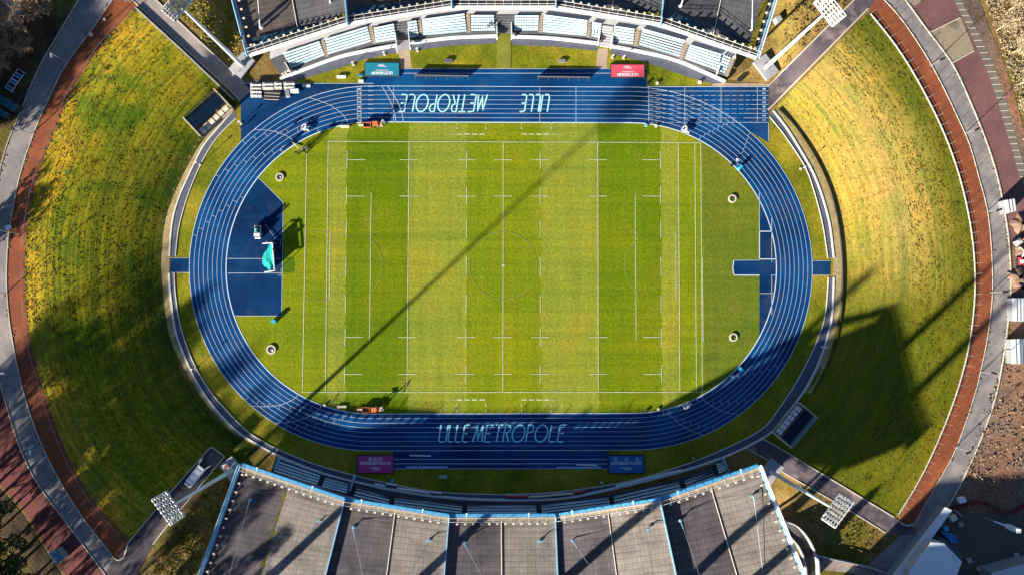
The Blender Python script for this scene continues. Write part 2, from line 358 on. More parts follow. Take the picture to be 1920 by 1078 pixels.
def drape(name, A, B, m, dz, nu=60, nv=4, fn=None, parent=None):       # ground sheet between two photo curves
    def carry(L_):                                       # roads go on beyond the frame
        L_ = list(L_)
        if L_[0][1] <= 0: d = (L_[0][0]-L_[1][0], L_[0][1]-L_[1][1]); k = 150/max(math.hypot(*d), 1); L_.insert(0, (L_[0][0]+d[0]*k, L_[0][1]+d[1]*k))
        if L_[-1][1] >= 1078: d = (L_[-1][0]-L_[-2][0], L_[-1][1]-L_[-2][1]); k = 150/max(math.hypot(*d), 1); L_.append((L_[-1][0]+d[0]*k, L_[-1][1]+d[1]*k))
        return L_
    if any(w in name for w in ('road', 'path', 'paving_east', 'paving_west', 'slab_strip', 'dirt_track')): A, B = carry(A), carry(B); nu = int(nu*1.3)
    A = resample(spline(A) if len(A) > 2 else A, nu); B = resample(spline(B) if len(B) > 2 else B, nu)
    mb = MB(); g = []
    for i in range(nu+1):
        row = []
        for j in range(nv+1):
            q = lerp(A[i], B[i], j/nv); z = fn(q, j/nv) if fn else dz
            row.append(G(q[0], q[1], z))
        g.append(row)
    us = [0]
    for i in range(nu): us.append(us[-1]+(g[i+1][nv//2]-g[i][nv//2]).length)
    for i in range(nu):
        for j in range(nv):
            w0 = (g[i][nv]-g[i][0]).length; w1 = (g[i+1][nv]-g[i+1][0]).length
            mb.face([g[i][j], g[i+1][j], g[i+1][j+1], g[i][j+1]], [(us[i], w0*j/nv), (us[i+1], w1*j/nv), (us[i+1], w1*(j+1)/nv), (us[i], w0*(j+1)/nv)])
    o = mb.build(name, m, parent)
    me = o.data
    bm = bmesh.new(); bm.from_mesh(me); bmesh.ops.recalc_face_normals(bm, faces=bm.faces)
    if sum(f.normal.z for f in bm.faces) < 0: bmesh.ops.reverse_faces(bm, faces=bm.faces)
    for f in bm.faces: f.smooth = True
    bm.to_mesh(me); bm.free()
    return o
def flat(name, pts, m, z):                               # flat sheet inside the bowl (ground is level there)
    q = [P(x, y, z) for x, y in pts]
    if sum(q[i].x*q[(i+1) % len(q)].y-q[(i+1) % len(q)].x*q[i].y for i in range(len(q))) < 0: q.reverse()
    return struct(MB().face(q).build(name, m))

# ------------------------------------------------------------------ ground
def terrain():
    mb = MB(); X = [-3000, -1500, -600]+list(range(-240, 2161, 10))+[2500, 3400, 4900]; Y = [-2600, -1300, -500]+list(range(-240, 1321, 10))+[1700, 2400, 3700]
    vs = [[G(x, y) for y in Y] for x in X]
    v = []; f = []; ny = len(Y)
    for c in vs: v += [tuple(p) for p in c]
    for i in range(len(X)-1):
        for j in range(ny-1): f.append((i*ny+j, i*ny+j+1, (i+1)*ny+j+1, (i+1)*ny+j))
    me = bpy.data.meshes.new('terrain'); me.from_pydata(v, [], f)
    for p in me.polygons: p.use_smooth = True
    me.materials.append(earth); o = bpy.data.objects.new('terrain', me); COL.objects.link(o)
    if me.polygons[0].normal.z < 0: me.flip_normals()
    return struct(o)
terrain()

L_OUT = [(252, 14), (190, 88), (140, 162), (100, 250), (72, 330), (54, 410), (47, 490), (48, 560), (58, 640), (80, 725), (105, 800), (140, 880), (185, 950), (240, 1012)]
L_IN = [(443, 195), (405, 232), (372, 282), (342, 340), (318, 400), (306, 450), (302, 505), (306, 570), (318, 630), (338, 690), (372, 750), (420, 800), (485, 842)]
R_OUT = [(1630, 24), (1680, 88), (1722, 155), (1765, 240), (1795, 320), (1815, 400), (1826, 480), (1827, 560), (1816, 650), (1792, 740), (1757, 830), (1722, 902), (1682, 968)]
R_IN = [(1449, 207), (1483, 240), (1520, 295), (1549, 355), (1568, 420), (1576, 490), (1576, 560), (1564, 620), (1541, 680), (1507, 737), (1465, 785), (1428, 818)]
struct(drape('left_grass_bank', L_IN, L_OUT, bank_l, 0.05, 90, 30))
struct(drape('right_grass_bank', R_IN, R_OUT, bank_r, 0.05, 90, 30))
RED_L = [(214, -4), (170, 60), (125, 120), (90, 190), (60, 260), (35, 340), (18, 430), (13, 500), (14, 560), (21, 620), (38, 710), (66, 802), (100, 878), (150, 962), (215, 1046)]
RED_LI = [(256, -4)]+L_OUT[:-1]+[(237, 1008), (230, 1040)]
struct(drape('red_dirt_path_west', RED_LI, RED_L, red_path, 0.07, 90, 3))
ROAD_L = [(150, -4), (112, 60), (72, 130), (37, 214), (12, 275), (-4, 340), (-20, 430), (-26, 500), (-22, 590), (-6, 690), (17, 775), (40, 845), (72, 908), (125, 980), (202, 1082)]
struct(drape('perimeter_road_west', RED_L[:-1]+[(217, 1050), (250, 1082)], ROAD_L, grey_road, 0.06, 90, 3))
struct(drape('outer_paving_west', [(-30, 560), (-22, 650), (-6, 715), (17, 775), (40, 845), (72, 908), (125, 980), (202, 1082)], [(-110, 560), (-100, 680), (-80, 760), (-50, 850), (0, 908), (45, 958), (80, 1015), (125, 1082)], mat('maroon_paving', (0.16, 0.042, 0.038), (0.11, 0.032, 0.032), 0.12, 0.9, fine=0.3, fscale=1), 0.06, 60, 3))
RED_R = [(1653, -4), (1690, 37), (1737, 107), (1772, 172), (1797, 225), (1817, 270), (1837, 340), (1850, 390), (1857, 445), (1861, 530), (1857, 590), (1846, 660), (1825, 747), (1790, 845), (1757, 905), (1712, 984)]
struct(drape('red_dirt_path_east', [(1622, -4), (1630, 18)]+R_OUT[1:-1]+[(1686, 975)], RED_R, red_path, 0.07, 90, 3))
ROAD_R = [(1694, -4), (1742, 62), (1785, 120), (1815, 182), (1850, 268), (1870, 332), (1882, 390), (1891, 450), (1895, 530), (1890, 602), (1872, 720), (1845, 808), (1802, 905), (1775, 952), (1676, 1082)]
struct(drape('perimeter_road_east', RED_R[:-1]+[(1700, 990), (1600, 1082)], ROAD_R, grey_road, 0.06, 100, 4))
struct(drape('outer_paving_east', ROAD_R[:8], [(1786, -4), (1818, 60), (1845, 120), (1868, 182), (1893, 268), (1912, 332), (1930, 390), (1940, 450)], pink_pave, 0.06, 50, 3))
struct(drape('beige_paving_square', [(1742, 62), (1785, 120)], [(1802, 34), (1828, 97)], beige_pave, 0.08, 8, 6))
struct(drape('pale_paving_corner', [(1694, -4), (1708, 16)], [(1730, -4), (1724, 6)], beige_pave, 0.08, 4, 3))
struct(drape('slab_strip_east', [(1786, -4), (1818, 60), (1845, 120), (1868, 182), (1893, 268), (1912, 332)], [(1800, -4), (1833, 60), (1862, 120), (1885, 182), (1908, 268), (1926, 332)], tile_pave, 0.07, 40, 2))
struct(drape('dirt_track_east', [(1800, -4), (1833, 60), (1862, 120), (1885, 182), (1908, 268), (1926, 332)], [(1835, -4), (1858, 60), (1882, 120), (1903, 182), (1926, 268), (1944, 332)], soil, 0.05, 40, 2))
slabl = MB()
for a, b in zip(resample(spline([(1786, -4), (1818, 60), (1845, 120), (1868, 182), (1893, 268), (1912, 332)]), 28), resample(spline([(1800, -4), (1833, 60), (1862, 120), (1885, 182), (1908, 268), (1926, 332)]), 28)):
    slabl.strip([G(*a, 0.1), G(*b, 0.1)], 0.22)
struct(slabl.build('slab_joint_markings', kerb_m))
# building plot at the right, bare soil
for nm, A, B in (('building_site_ground', [(1896, 400), (1900, 540), (1894, 640), (1870, 740), (1846, 815), (1805, 905), (1778, 955), (1700, 1082)], [(2700, 300), (2700, 500), (2700, 640), (2700, 740), (2700, 815), (2700, 905), (2700, 955), (2700, 1100)]),):
    struct(drape(nm, A, B, soil, 0.04, 40, 10))
struct(drape('slab_yard', [(1800, 960), (1730, 1082)], [(2150, 960), (2150, 1100)], mat('dark_yard_slab', (0.10, 0.10, 0.085), (0.075, 0.075, 0.07), 0.1, 0.9, fine=0.2), 0.06, 8, 8))
shade_litter = grass_mat('shade_toned_litter', [(0.030, 0.024, 0.014), (0.075, 0.050, 0.028), (0.12, 0.10, 0.022)], 0.08, 0.5, None, 0.8)  # leaf litter toned dark to carry the shade under the corner trees
struct(drape('shaded_woodland_floor', [(148, -4), (110, 60), (70, 130), (35, 214), (10, 275), (-6, 340)], [(-200, -40), (-200, 60), (-200, 130), (-200, 214), (-200, 275), (-200, 340)], shade_litter, 0.05, 40, 8))
struct(drape('shaded_woodland_floor', [(-112, 680), (-92, 760), (-60, 850), (-8, 908), (38, 958), (74, 1015), (118, 1082), (160, 1150)], [(-300, 700), (-300, 760), (-300, 850), (-300, 908), (-300, 958), (-300, 1015), (-300, 1082), (-300, 1150)], shade_litter, 0.05, 40, 8))
dry = grass_mat('dry_sandy_grass', [(0.38, 0.25, 0.09), (0.30, 0.20, 0.06), (0.20, 0.15, 0.04)], 0.07, 0.42, None, 0.8)
struct(drape('dry_ground', [(1480, -40), (1440, 50), (1416, 118), (1362, 150)], [(1612, -20), (1520, 76), (1446, 150), (1438, 158)], dry, 0.06, 40, 12))
struct(drape('rough_grass', [(300, -10), (380, 72), (458, 150)], [(420, -20), (440, 60), (466, 106)], grass_mat('rough_olive_grass', [(0.15, 0.12, 0.02), (0.26, 0.17, 0.05), (0.14, 0.14, 0.015)], 0.09, .45, None, .8), 0.06, 40, 12))
# the four diagonal roads
struct(drape('ramp_road_north_west', [(247, -4), (430, 166), (450, 190)], [(290, -4), (457, 155), (470, 172)], asphalt_l, 0.09, 40, 3))
struct(drape('ramp_road_north_east', [(1606, -6), (1560, 42), (1440, 162)], [(1640, -4), (1627, 17), (1440, 207)], asphalt, 0.09, 40, 3))
struct(drape('ramp_road_south_east', [(1420, 824), (1440, 827), (1560, 899), (1684, 973), (1740, 1000)], [(1397, 838), (1440, 863), (1465, 883), (1590, 955), (1665, 1003)], asphalt, 0.09, 40, 3))
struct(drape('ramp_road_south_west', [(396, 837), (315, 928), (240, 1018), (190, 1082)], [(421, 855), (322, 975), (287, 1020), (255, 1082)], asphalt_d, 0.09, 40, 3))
kb = MB()
for pts, w in (((([(292, 0), (376, 80), (457, 155)])), .3), ([(247, 0), (340, 85), (430, 168), (450, 190)], .3), ([(1602, 0), (1440, 162)], .3), ([(1627, 17), (1440, 207)], .3), ([(1428, 821), (1440, 827), (1560, 899), (1676, 969)], .3), ([(1397, 838), (1440, 863), (1465, 883), (1590, 955), (1660, 998)], .25), ([(396, 837), (315, 928), (240, 1018)], .25), ([(421, 855), (322, 975), (287, 1020)], .25), ([(396, 837), (421, 855)], .25),
               (RED_L, .2), (ROAD_L, .18), (RED_R, .14), (ROAD_R[:14], .3), ([(1686, 977), (1695, 983), (1704, 985), (1712, 981)], .3), ([(215, 1046), (222, 1050), (232, 1045), (240, 1018)], .35), ([(1743, 62), (1800, 34)], .25), ([(1787, 118), (1826, 96)], .25)):
    q = [G(x, y, 0) for x, y in resample(spline(pts) if len(pts) > 2 else pts, 50)]
    kb.wall(q, w, 0.2)
struct(kb.build('kerb', kerb_m))
# stone wall lifting the west bank above the north-west road
bw = MB(); q = [G(x-1, y+2, 0) for x, y in resample([(256, 14), (340, 91), (440, 186)], 40)]
bw.wall(q, 0.35, 0.8)
tag(bw.build('retaining_wall', conc), 'low concrete wall holding the grass bank above the north-west ramp road', 'wall')

# inner lawn, apron, track
def arc_pts(cx, cy, r, a0, a1, n):
    return [(cx+r*cos(radians(a0+(a1-a0)*k/n)), cy+r*sin(radians(a0+(a1-a0)*k/n))) for k in range(n+1)]
C1, C2 = P(699, 501).xy, P(1185, 501).xy
CYW = (C1.y+C2.y)/2
R_IN_T = 39.5; LANE = 1.232; R_OUT_T = R_IN_T+8*LANE
def cap(r, n=48, z=0.0):                                # closed stadium outline in the place's own metres
    L = [Vector((C1.x+r*cos(radians(90+180*k/n)), CYW+r*sin(radians(90+180*k/n)), z)) for k in range(n+1)]
    R = [Vector((C2.x+r*cos(radians(-90+180*k/n)), CYW+r*sin(radians(-90+180*k/n)), z)) for k in range(n+1)]
    return L+R
def mesh_sheet(name, pts, m, z):
    return struct(MB().face([Vector((p[0], p[1], z)) for p in pts]).build(name, m))
mesh_sheet('lawn', cap(56.5), lawn, 0.04)
def ring(name, r0, r1, m, z):
    A, B = cap(r0, 48, z), cap(r1, 48, z); mb = MB(); n = len(A)
    for i in range(n): mb.face([A[i], B[i], B[(i+1) % n], A[(i+1) % n]])
    return struct(mb.build(name, m))
ring('running_track', R_IN_T, R_OUT_T, blue_track, 0.10)
pitch_pts = [p for p in cap(R_IN_T-0.02)]
mesh_sheet('sports_pitch', pitch_pts, pitch_m, 0.07)
flat('track_apron_north_west', [(451, 157), (700, 157), (700, 175), (640, 185), (560, 210), (500, 245), (452, 295)], blue_apron, 0.08)
flat('track_apron_north', [(683, 130), (1212, 130), (1212, 170), (683, 170)], blue_track, 0.085)
flat('sprint_start_apron', [(1180, 164), (1441, 164), (1441, 268), (1380, 230), (1300, 200)], blue_track, 0.09)
flat('west_d_zone', [(482, 331), (531, 380), (528, 592), (436, 592), (420, 520), (424, 440), (450, 370)], blue_apron, 0.085)
flat('east_d_zone', [(1411, 338), (1424, 362), (1424, 640), (1416, 654), (1450, 600), (1464, 540), (1466, 500), (1462, 445), (1448, 395)], blue_apron, 0.085)
flat('high_jump_runup', [(1376, 488), (1460, 488), (1460, 516), (1376, 516), (1374, 502)], blue_apron, 0.088)
flat('west_crossing', [(319, 484), (362, 484), (362, 511), (319, 511)], blue_apron, 0.085)
flat('east_crossing', [(1518, 489), (1557, 489), (1557, 516), (1518, 516)], blue_apron, 0.085)
flat('south_runway', [(737, 845), (1142, 845), (1142, 879), (737, 879)], blue_track, 0.085)
flat('turf_runway', [(932, 36), (958, 36), (958, 129), (931, 129)], turf_m, 0.12)
flat('west_footpath', [(747, 92), (768, 92), (772, 128), (751, 128)], tan_conc, 0.07)
flat('east_footpath', [(1121, 92), (1140, 92), (1138, 130), (1117, 130)], tan_conc, 0.07)
flat('fresh_turf_patch', [(531, 483), (551, 483), (553, 497), (550, 512), (530, 511)], patch_m, 0.095)
flat('service_path_north_west', [(455, 150), (545, 150), (555, 154), (460, 156)], mat('brown_service_path', (0.16, 0.13, 0.11), (0.12, 0.10, 0.09), 0.3), 0.06)
flat('service_path_north_east', [(1335, 157), (1440, 157), (1440, 163), (1335, 163)], tan_conc, 0.06)

for k, pts in enumerate(([(527, 151), (580, 130), (640, 109), (700, 96), (746, 88), (746, 98), (685, 112), (620, 133), (555, 153)], [(769, 84), (850, 74), (931, 71), (931, 82), (850, 86), (770, 96)], [(960, 72), (1035, 75), (1123, 85), (1119, 96), (1040, 88), (960, 85)], [(1146, 90), (1200, 100), (1260, 114), (1310, 134), (1358, 156), (1335, 158), (1285, 143), (1210, 117), (1144, 101)])):
    flat('north_walkway', pts, grey_walk, 0.08)
flat('north_lawn', [(490, 157), (530, 140), (640, 100), (760, 82), (945, 66), (1130, 82), (1260, 108), (1360, 150), (1368, 158), (1390, 170), (1000, 175), (600, 185)], lawn, 0.05)
flat('south_lawn', [(470, 815), (600, 830), (943, 840), (1300, 830), (1430, 800), (1436, 812), (1360, 852), (1285, 878), (1160, 908), (943, 930), (768, 918), (655, 896), (525, 850)], lawn, 0.05)

# perimeter walkway
WL_O = [(439, 206), (407, 243), (381, 275), (356, 325), (333, 378), (322, 425), (318, 481)]
WL_I = [(443, 222), (418, 246), (398, 271), (376, 310), (353, 365), (336, 425), (329, 481)]
WL2_O = [(317, 512), (319, 545), (328, 615), (343, 660), (366, 710), (396, 756), (441, 805), (480, 831), (525, 855), (590, 881), (655, 900), (768, 922), (860, 933), (960, 936), (1060, 932), (1160, 912), (1285, 880), (1360, 855), (1439, 815), (1472, 778), (1505, 736), (1532, 686), (1550, 635), (1560, 590), (1563, 520)]
WL2_I = [(327, 512), (329, 550), (337, 605), (351, 650), (368, 690), (398, 738), (455, 800), (482, 820), (520, 841), (580, 866), (655, 888), (755, 911), (840, 923), (960, 926), (1060, 920), (1180, 901), (1285, 870), (1360, 840), (1430, 803), (1460, 766), (1490, 721), (1515, 675), (1537, 625), (1548, 585), (1553, 520)]
WR_O = [(1449, 208), (1472, 237), (1492, 268), (1522, 320), (1540, 365), (1555, 420), (1563, 484)]
WR_I = [(1443, 220), (1462, 243), (1481, 269), (1510, 315), (1527, 362), (1542, 420), (1552, 484)]
for nm, A, B, n in (('perimeter_walkway', WL_I, WL_O, 40), ('perimeter_walkway', WL2_I, WL2_O, 160), ('perimeter_walkway', WR_I, WR_O, 40)):
    struct(drape(nm, A, B, grey_walk, 0.09, n, 2))
kb2 = MB()
for A, n, w in ((WL_I, 40, .18), (WL_O, 40, .35), (WL2_I, 140, .22), (WL2_O, 140, .5), (WR_I, 40, .15), (WR_O, 40, .5)):
    kb2.wall([G(x, y, 0) for x, y in resample(spline(A), n)], w, 0.22)
struct(kb2.build('walkway_kerb', plain('white_kerb_stone', (0.66, 0.64, 0.60), 0.8)))
off = lambda pts, dx: [(x+dx, y) for x, y in pts]
struct(drape('sandy_verge_west', [(436, 205)]+WL_O[1:]+[(317, 500), (317, 512), (319, 545), (328, 615), (343, 660), (366, 710), (396, 756), (441, 805)], [(434, 204), (400, 240), (372, 276), (345, 325), (321, 378), (308, 425), (303, 481), (302, 500), (303, 512), (306, 545), (315, 615), (330, 660), (357, 710), (388, 758), (435, 809)], dry_sand, 0.07, 80, 2))
struct(drape('sandy_verge_east', WR_O+[(1563, 500), (1562, 520), (1560, 590), (1550, 635), (1532, 686), (1505, 736)], [(1456, 205), (1482, 236), (1506, 268), (1537, 320), (1556, 365), (1571, 420), (1578, 484), (1579, 500), (1578, 520), (1575, 590), (1565, 635), (1547, 686), (1520, 738)], dry_sand, 0.07, 80, 2))

# ------------------------------------------------------------------ painted markings
ZL = 0.125
wl = MB()
def capl(r, w, mb, z=ZL):
    A, B = cap(r-w/2, 64, z), cap(r+w/2, 64, z); n = len(A)
    for i in range(n): mb.face([A[i], B[i], B[(i+1) % n], A[(i+1) % n]])
for k in range(9): capl(R_IN_T+k*LANE, 0.24 if k == 0 else 0.13 if k == 8 else 0.075, wl)
def rp(r, ang, z=ZL):                                    # point of the ring at an angle (deg, 0 east, counter-clockwise) of either bend
    C = C2 if cos(radians(ang)) > 0 else C1
    return Vector((C.x+r*cos(radians(ang)), CYW+r*sin(radians(ang)), z))
def tick(ang, lane, w=0.07): wl.strip([rp(R_IN_T+lane*LANE, ang), rp(R_IN_T+(lane+1)*LANE, ang)], w)
for a0, st in ((106, 6.2), (122, 5.6)):
    for l in range(8): tick(a0+st*(l)*0.55+6, l)
for a0, st in ((152, 3.2), (262, -3.6), (250, -4.2)):
    for l in range(8): tick(a0+st*l*0.8, l)
for a0, st in ((62, -1.4), (44, 0.9), (-78, 3.0), (-64, 3.4), (-48, 3.2)):
    for l in range(8): tick(a0+st*l*0.7, l)
def curvestart(ang, dang):                               # curved start line across the lanes
    wl.strip([rp(R_IN_T+8*LANE*k/14, ang+dang*(k/14)**1.6) for k in range(15)], 0.085)
curvestart(100, 11); curvestart(122, 9); curvestart(250, -12); curvestart(240, -11); curvestart(-76, 9); curvestart(-62, 8)
def vline(px0, py0, px1, py1, w=0.12, mb=None, z=ZL): (mb or wl).strip([P(px0, py0, z), P(px1, py1, z)], w*.72)
top0, top1 = 163.5, 228.5
yt = lambda k: px_of((0, CYW+R_IN_T+k*LANE, 0))[1]
for x in (670, 677, 738, 1012, 1080, 1216): vline(x, yt(0), x, yt(8))
for x0, dx in ((716, 26), (727, 29)): wl.strip([P(x0+dx*(1-((1-k/12))**1.8), yt(8)+(yt(0)-yt(8))*k/12, ZL) for k in range(13)], 0.12)
for k in range(9):                                       # sprint straight carried past the bend
    y = yt(k)
    if k < 7:
        x = 1216.0; xe = 1380+k*6
        while x < xe: vline(x, y, x+9, y, 0.11); x += 13
        vline(xe, y, 1441, y, 0.12)
    else: vline(1212, y, 1441, y, 0.2 if k == 8 else 0.12)
for x in (1284, 1352, 1420, 1441): vline(x, yt(0), x, yt(8), 0.12)
for k in range(0, 9): vline(690, yt(k), 700, yt(k), 0.1)
vline(683, 138, 1212, 138, 0.14); vline(683, 129.5, 1212, 129.5, 0.12)
vline(451, 157, 700, 157, 0.15); vline(1441, 163, 1441, 265, 0.15)
for y in (485, 512): vline(427, y, 529, y, 0.13)
vline(519, 449, 526, 449, .08); vline(526, 449, 526, 461, .08); vline(520, 516, 527, 516, .08); vline(527, 502, 527, 516, .08)
for y in (860.5, 869, 878): vline(737, y, 1142, y, 0.16)
q = [(1424, 434), (1446, 434)], [(1424, 434), (1424, 486)], [(1424, 486), (1456, 486)], [(1376, 488), (1374, 502), (1376, 516)], [(1376, 516), (1424, 516)], [(1376, 488), (1424, 488)], [(1446, 516), (1456, 516)], [(1447, 516), (1447, 590)], [(1447, 405), (1447, 492)], [(1424, 550), (1449, 550)], [(1424, 362), (1424, 434)], [(482, 331), (531, 380)], [(531, 380), (528, 592)], [(438, 592), (528, 592)]
for i, pts in enumerate(q): wl.strip([P(x, y, ZL) for x, y in pts], 0.22 if i < 5 else 0.10)
for y0, y1, xa, xb in ((484, 511, 319, 357), (489, 516, 1523, 1556)):
    vline(xa, y0, xb, y0, .12); vline(xa, y1, xb, y1, .12)
struct(wl.build('track_lane_markings', white_line))

def text_mesh(body, size, m, name, parent, mat4, extr=0.0, bold=0.0):
    cu = bpy.data.curves.new(name, 'FONT'); cu.body = body; cu.size = size; cu.align_x = 'CENTER'; cu.align_y = 'CENTER'; cu.offset = bold; cu.extrude = extr; cu.resolution_u = 2
    tmp = bpy.data.objects.new(name, cu); COL.objects.link(tmp)
    dg = bpy.context.evaluated_depsgraph_get(); me = bpy.data.meshes.new_from_object(tmp.evaluated_get(dg)); bpy.data.objects.remove(tmp)
    me.transform(mat4); me.materials.clear(); me.materials.append(m)
    o = bpy.data.objects.new(name, me); COL.objects.link(o)
    if parent: o.parent = parent
    return o
def join_meshes(objs, name):
    bm = bmesh.new()
    for o in objs: bm.from_mesh(o.data)
    me = bpy.data.meshes.new(name); bm.to_mesh(me); bm.free(); me.materials.append(objs[0].data.materials[0])
    for o in objs: bpy.data.objects.remove(o)
    o = bpy.data.objects.new(name, me); COL.objects.link(o); return o
nums = []
for k in range(8):
    y = (yt(k)+yt(k+1))/2
    for x, s in ((673.5, 0.95), (1433, 1.15)):
        c = P(x, y, ZL+0.01); nums.append(text_mesh(str(k+1), s, white_line, 'n', None, Matrix.Translation(c) @ Matrix.Rotation(pi/2 if x > 1000 else -pi/2, 4, 'Z'), 0, 0.02))
struct(join_meshes(nums, 'lane_number_markings'))

# big thin lettering on both straights
GL = {'L': (.42, [[(0, 1), (0, 0), (.42, 0)]]), 'I': (.0, [[(0, 0), (0, 1)]]), 'E': (.42, [[(.42, 1), (0, 1), (0, 0), (.42, 0)], [(0, .5), (.34, .5)]]),
      'M': (.62, [[(0, 0), (.16, 1), (.32, .05), (.50, 1), (.64, 0)]]), 'T': (.5, [[(0, 1), (.5, 1)], [(.25, 1), (.25, 0)]]),
      'R': (.40, [[(0, 0), (0, 1), (.2, 1), (.33, .93), (.38, .78), (.33, .62), (.2, .55), (0, .55)], [(.14, .55), (.42, 0)]]),
      'P': (.38, [[(0, 0), (0, 1), (.2, 1), (.33, .93), (.38, .78), (.33, .62), (.2, .55), (0, .55)]]),
      'O': (.84, [[(.42+.42*cos(a*pi/12), .5+.5*sin(a*pi/12)) for a in range(25)]])}
def lettering(word, xa, xb, yb, ytp, flip, mb):
    gap = .17; w = sum(GL[c][0] for c in word)+gap*(len(word)-1); x = 0
    slant = .22
    for c in word:
        for st in GL[c][1]:
            pts = []
            for u, v in st:
                s = (x+u)/(w)*(1-slant*(ytp-yb)/(xb-xa) if False else 1)
                fx = xa+(xb-xa)*((x+u+slant*(v))/(w+slant)); fy = yb+(ytp-yb)*v
                pts.append(P(fx, fy, ZL+0.015))
            mb.strip(resample([tuple(p) for p in pts], max(2, 3*(len(pts)-1))) if c != 'O' else pts, 0.36)
        x += GL[c][0]+gap
lt = MB()
lettering('LILLE', 822, 881, 828, 796, False, lt); lettering('METROPOLE', 886, 1062, 828, 796, False, lt)
struct(lt.build('south_straight_lettering', cyan_paint))
lt = MB()
lettering('LILLE', 1031, 974, 178, 210, True, lt); lettering('METROPOLE', 914, 747, 178, 210, True, lt)
struct(lt.build('north_straight_lettering', plain('ice_blue_paint', (0.40, 0.80, 0.92), 0.6)))

# pitch lines
pl = MB(); PF = MB()
def tilt(x, y): return x+(x-943)*0.008*(y-500)/235*0.9
def pline(x0, y0, x1, y1, w=0.14, mb=pl): mb.strip([P(x0, y0, ZL), P(x1, y1, ZL)], w)
pline(616, 265.5, 1314, 268, .14); pline(566, 735, 1318, 735, .14)
for a, b, y0, y1 in ((575, 567, 285, 735), (615.5, 610, 265, 735), (767, 763, 265, 735), (943.5, 943, 267, 735), (1121, 1122, 267, 735), (1272, 1275, 267, 735), (1303, 1306, 267, 735), (1314, 1317, 268, 735), (1317, 1318.5, 483, 640)):
    pline(a, y0, b, y1, .15)
pline(696, 361, 693, 640, .14); pline(1191, 363, 1193, 639, .14); pline(619, 435, 617.5, 563, .14); pline(1267, 438, 1268, 562, .14)
for a, b in ((651, 646), (875.5, 873.5), (1013, 1013), (1238, 1240.5)):
    for y0, y1 in ((283, 317), (350, 384), (412, 446), (482, 519), (553, 587), (615, 649), (684, 718)):
        f = lambda y: a+(b-a)*(y-265)/470
        pline(f(y0), y0, f(y1), y1, .14)
for y, (e0, e1) in ((300, (0, 0)), (368, (0, 0)), (632, (0, 0)), (701, (0, 0))):
    g = (y-265)/470
    for a, b, l, r in ((651, 646, 0, 34), (767, 763, 17, 17), (875.5, 873.5, 17, 17), (943.5, 943, 17, 17), (1013, 1013, 17, 17), (1121, 1122, 17, 17), (1238, 1240.5, 34, 0)):
        x = a+(b-a)*g; pline(x-l, y, x+r, y, .14)
for xs in ((835, 857, 911), (978, 1033, 1054)):
    for s, (ya, yb, yc) in (((0), (230, 236, 252)), ((1), (773, 765, 749))):
        full = [xs[1], xs[2]] if xs[0] == 835 else [xs[0], xs[1]]
        for x in xs:
            for k in (0, 1): pline(x, ya+(yb-ya)*k*1.4, x, ya+(yb-ya)*(k*1.4+.75), .2 if x in full else .09)
        for k in range(4): pline(full[0]+k*14, yc, full[0]+k*14+10, yc, .26)
        pline(xs[0] if xs[0] == 835 else xs[1], yc, xs[1] if xs[0] == 835 else xs[2], yc, .07)
c0 = P(943.5, 498); 
PF.strip([Vector((c0.x+9.15*cos(a*pi/32), c0.y+9.15*sin(a*pi/32), ZL)) for a in range(65)], .13)
for cx, a0, a1 in ((650, -52, 52), (1238, 128, 232)):
    c = P(cx, 499); PF.strip([Vector((c.x+9.6*cos(radians(a0+(a1-a0)*k/24)), c.y+9.6*sin(radians(a0+(a1-a0)*k/24)), ZL)) for k in range(25)], .12)
PF.strip([P(570, 435, ZL), P(619, 435, ZL)], .12); PF.strip([P(570, 563, ZL), P(617, 563, ZL)], .12)
pline(941, 498, 946, 498, .5)
struct(pl.build('pitch_line_markings', chalk)); struct(PF.build('faded_pitch_markings', faint))
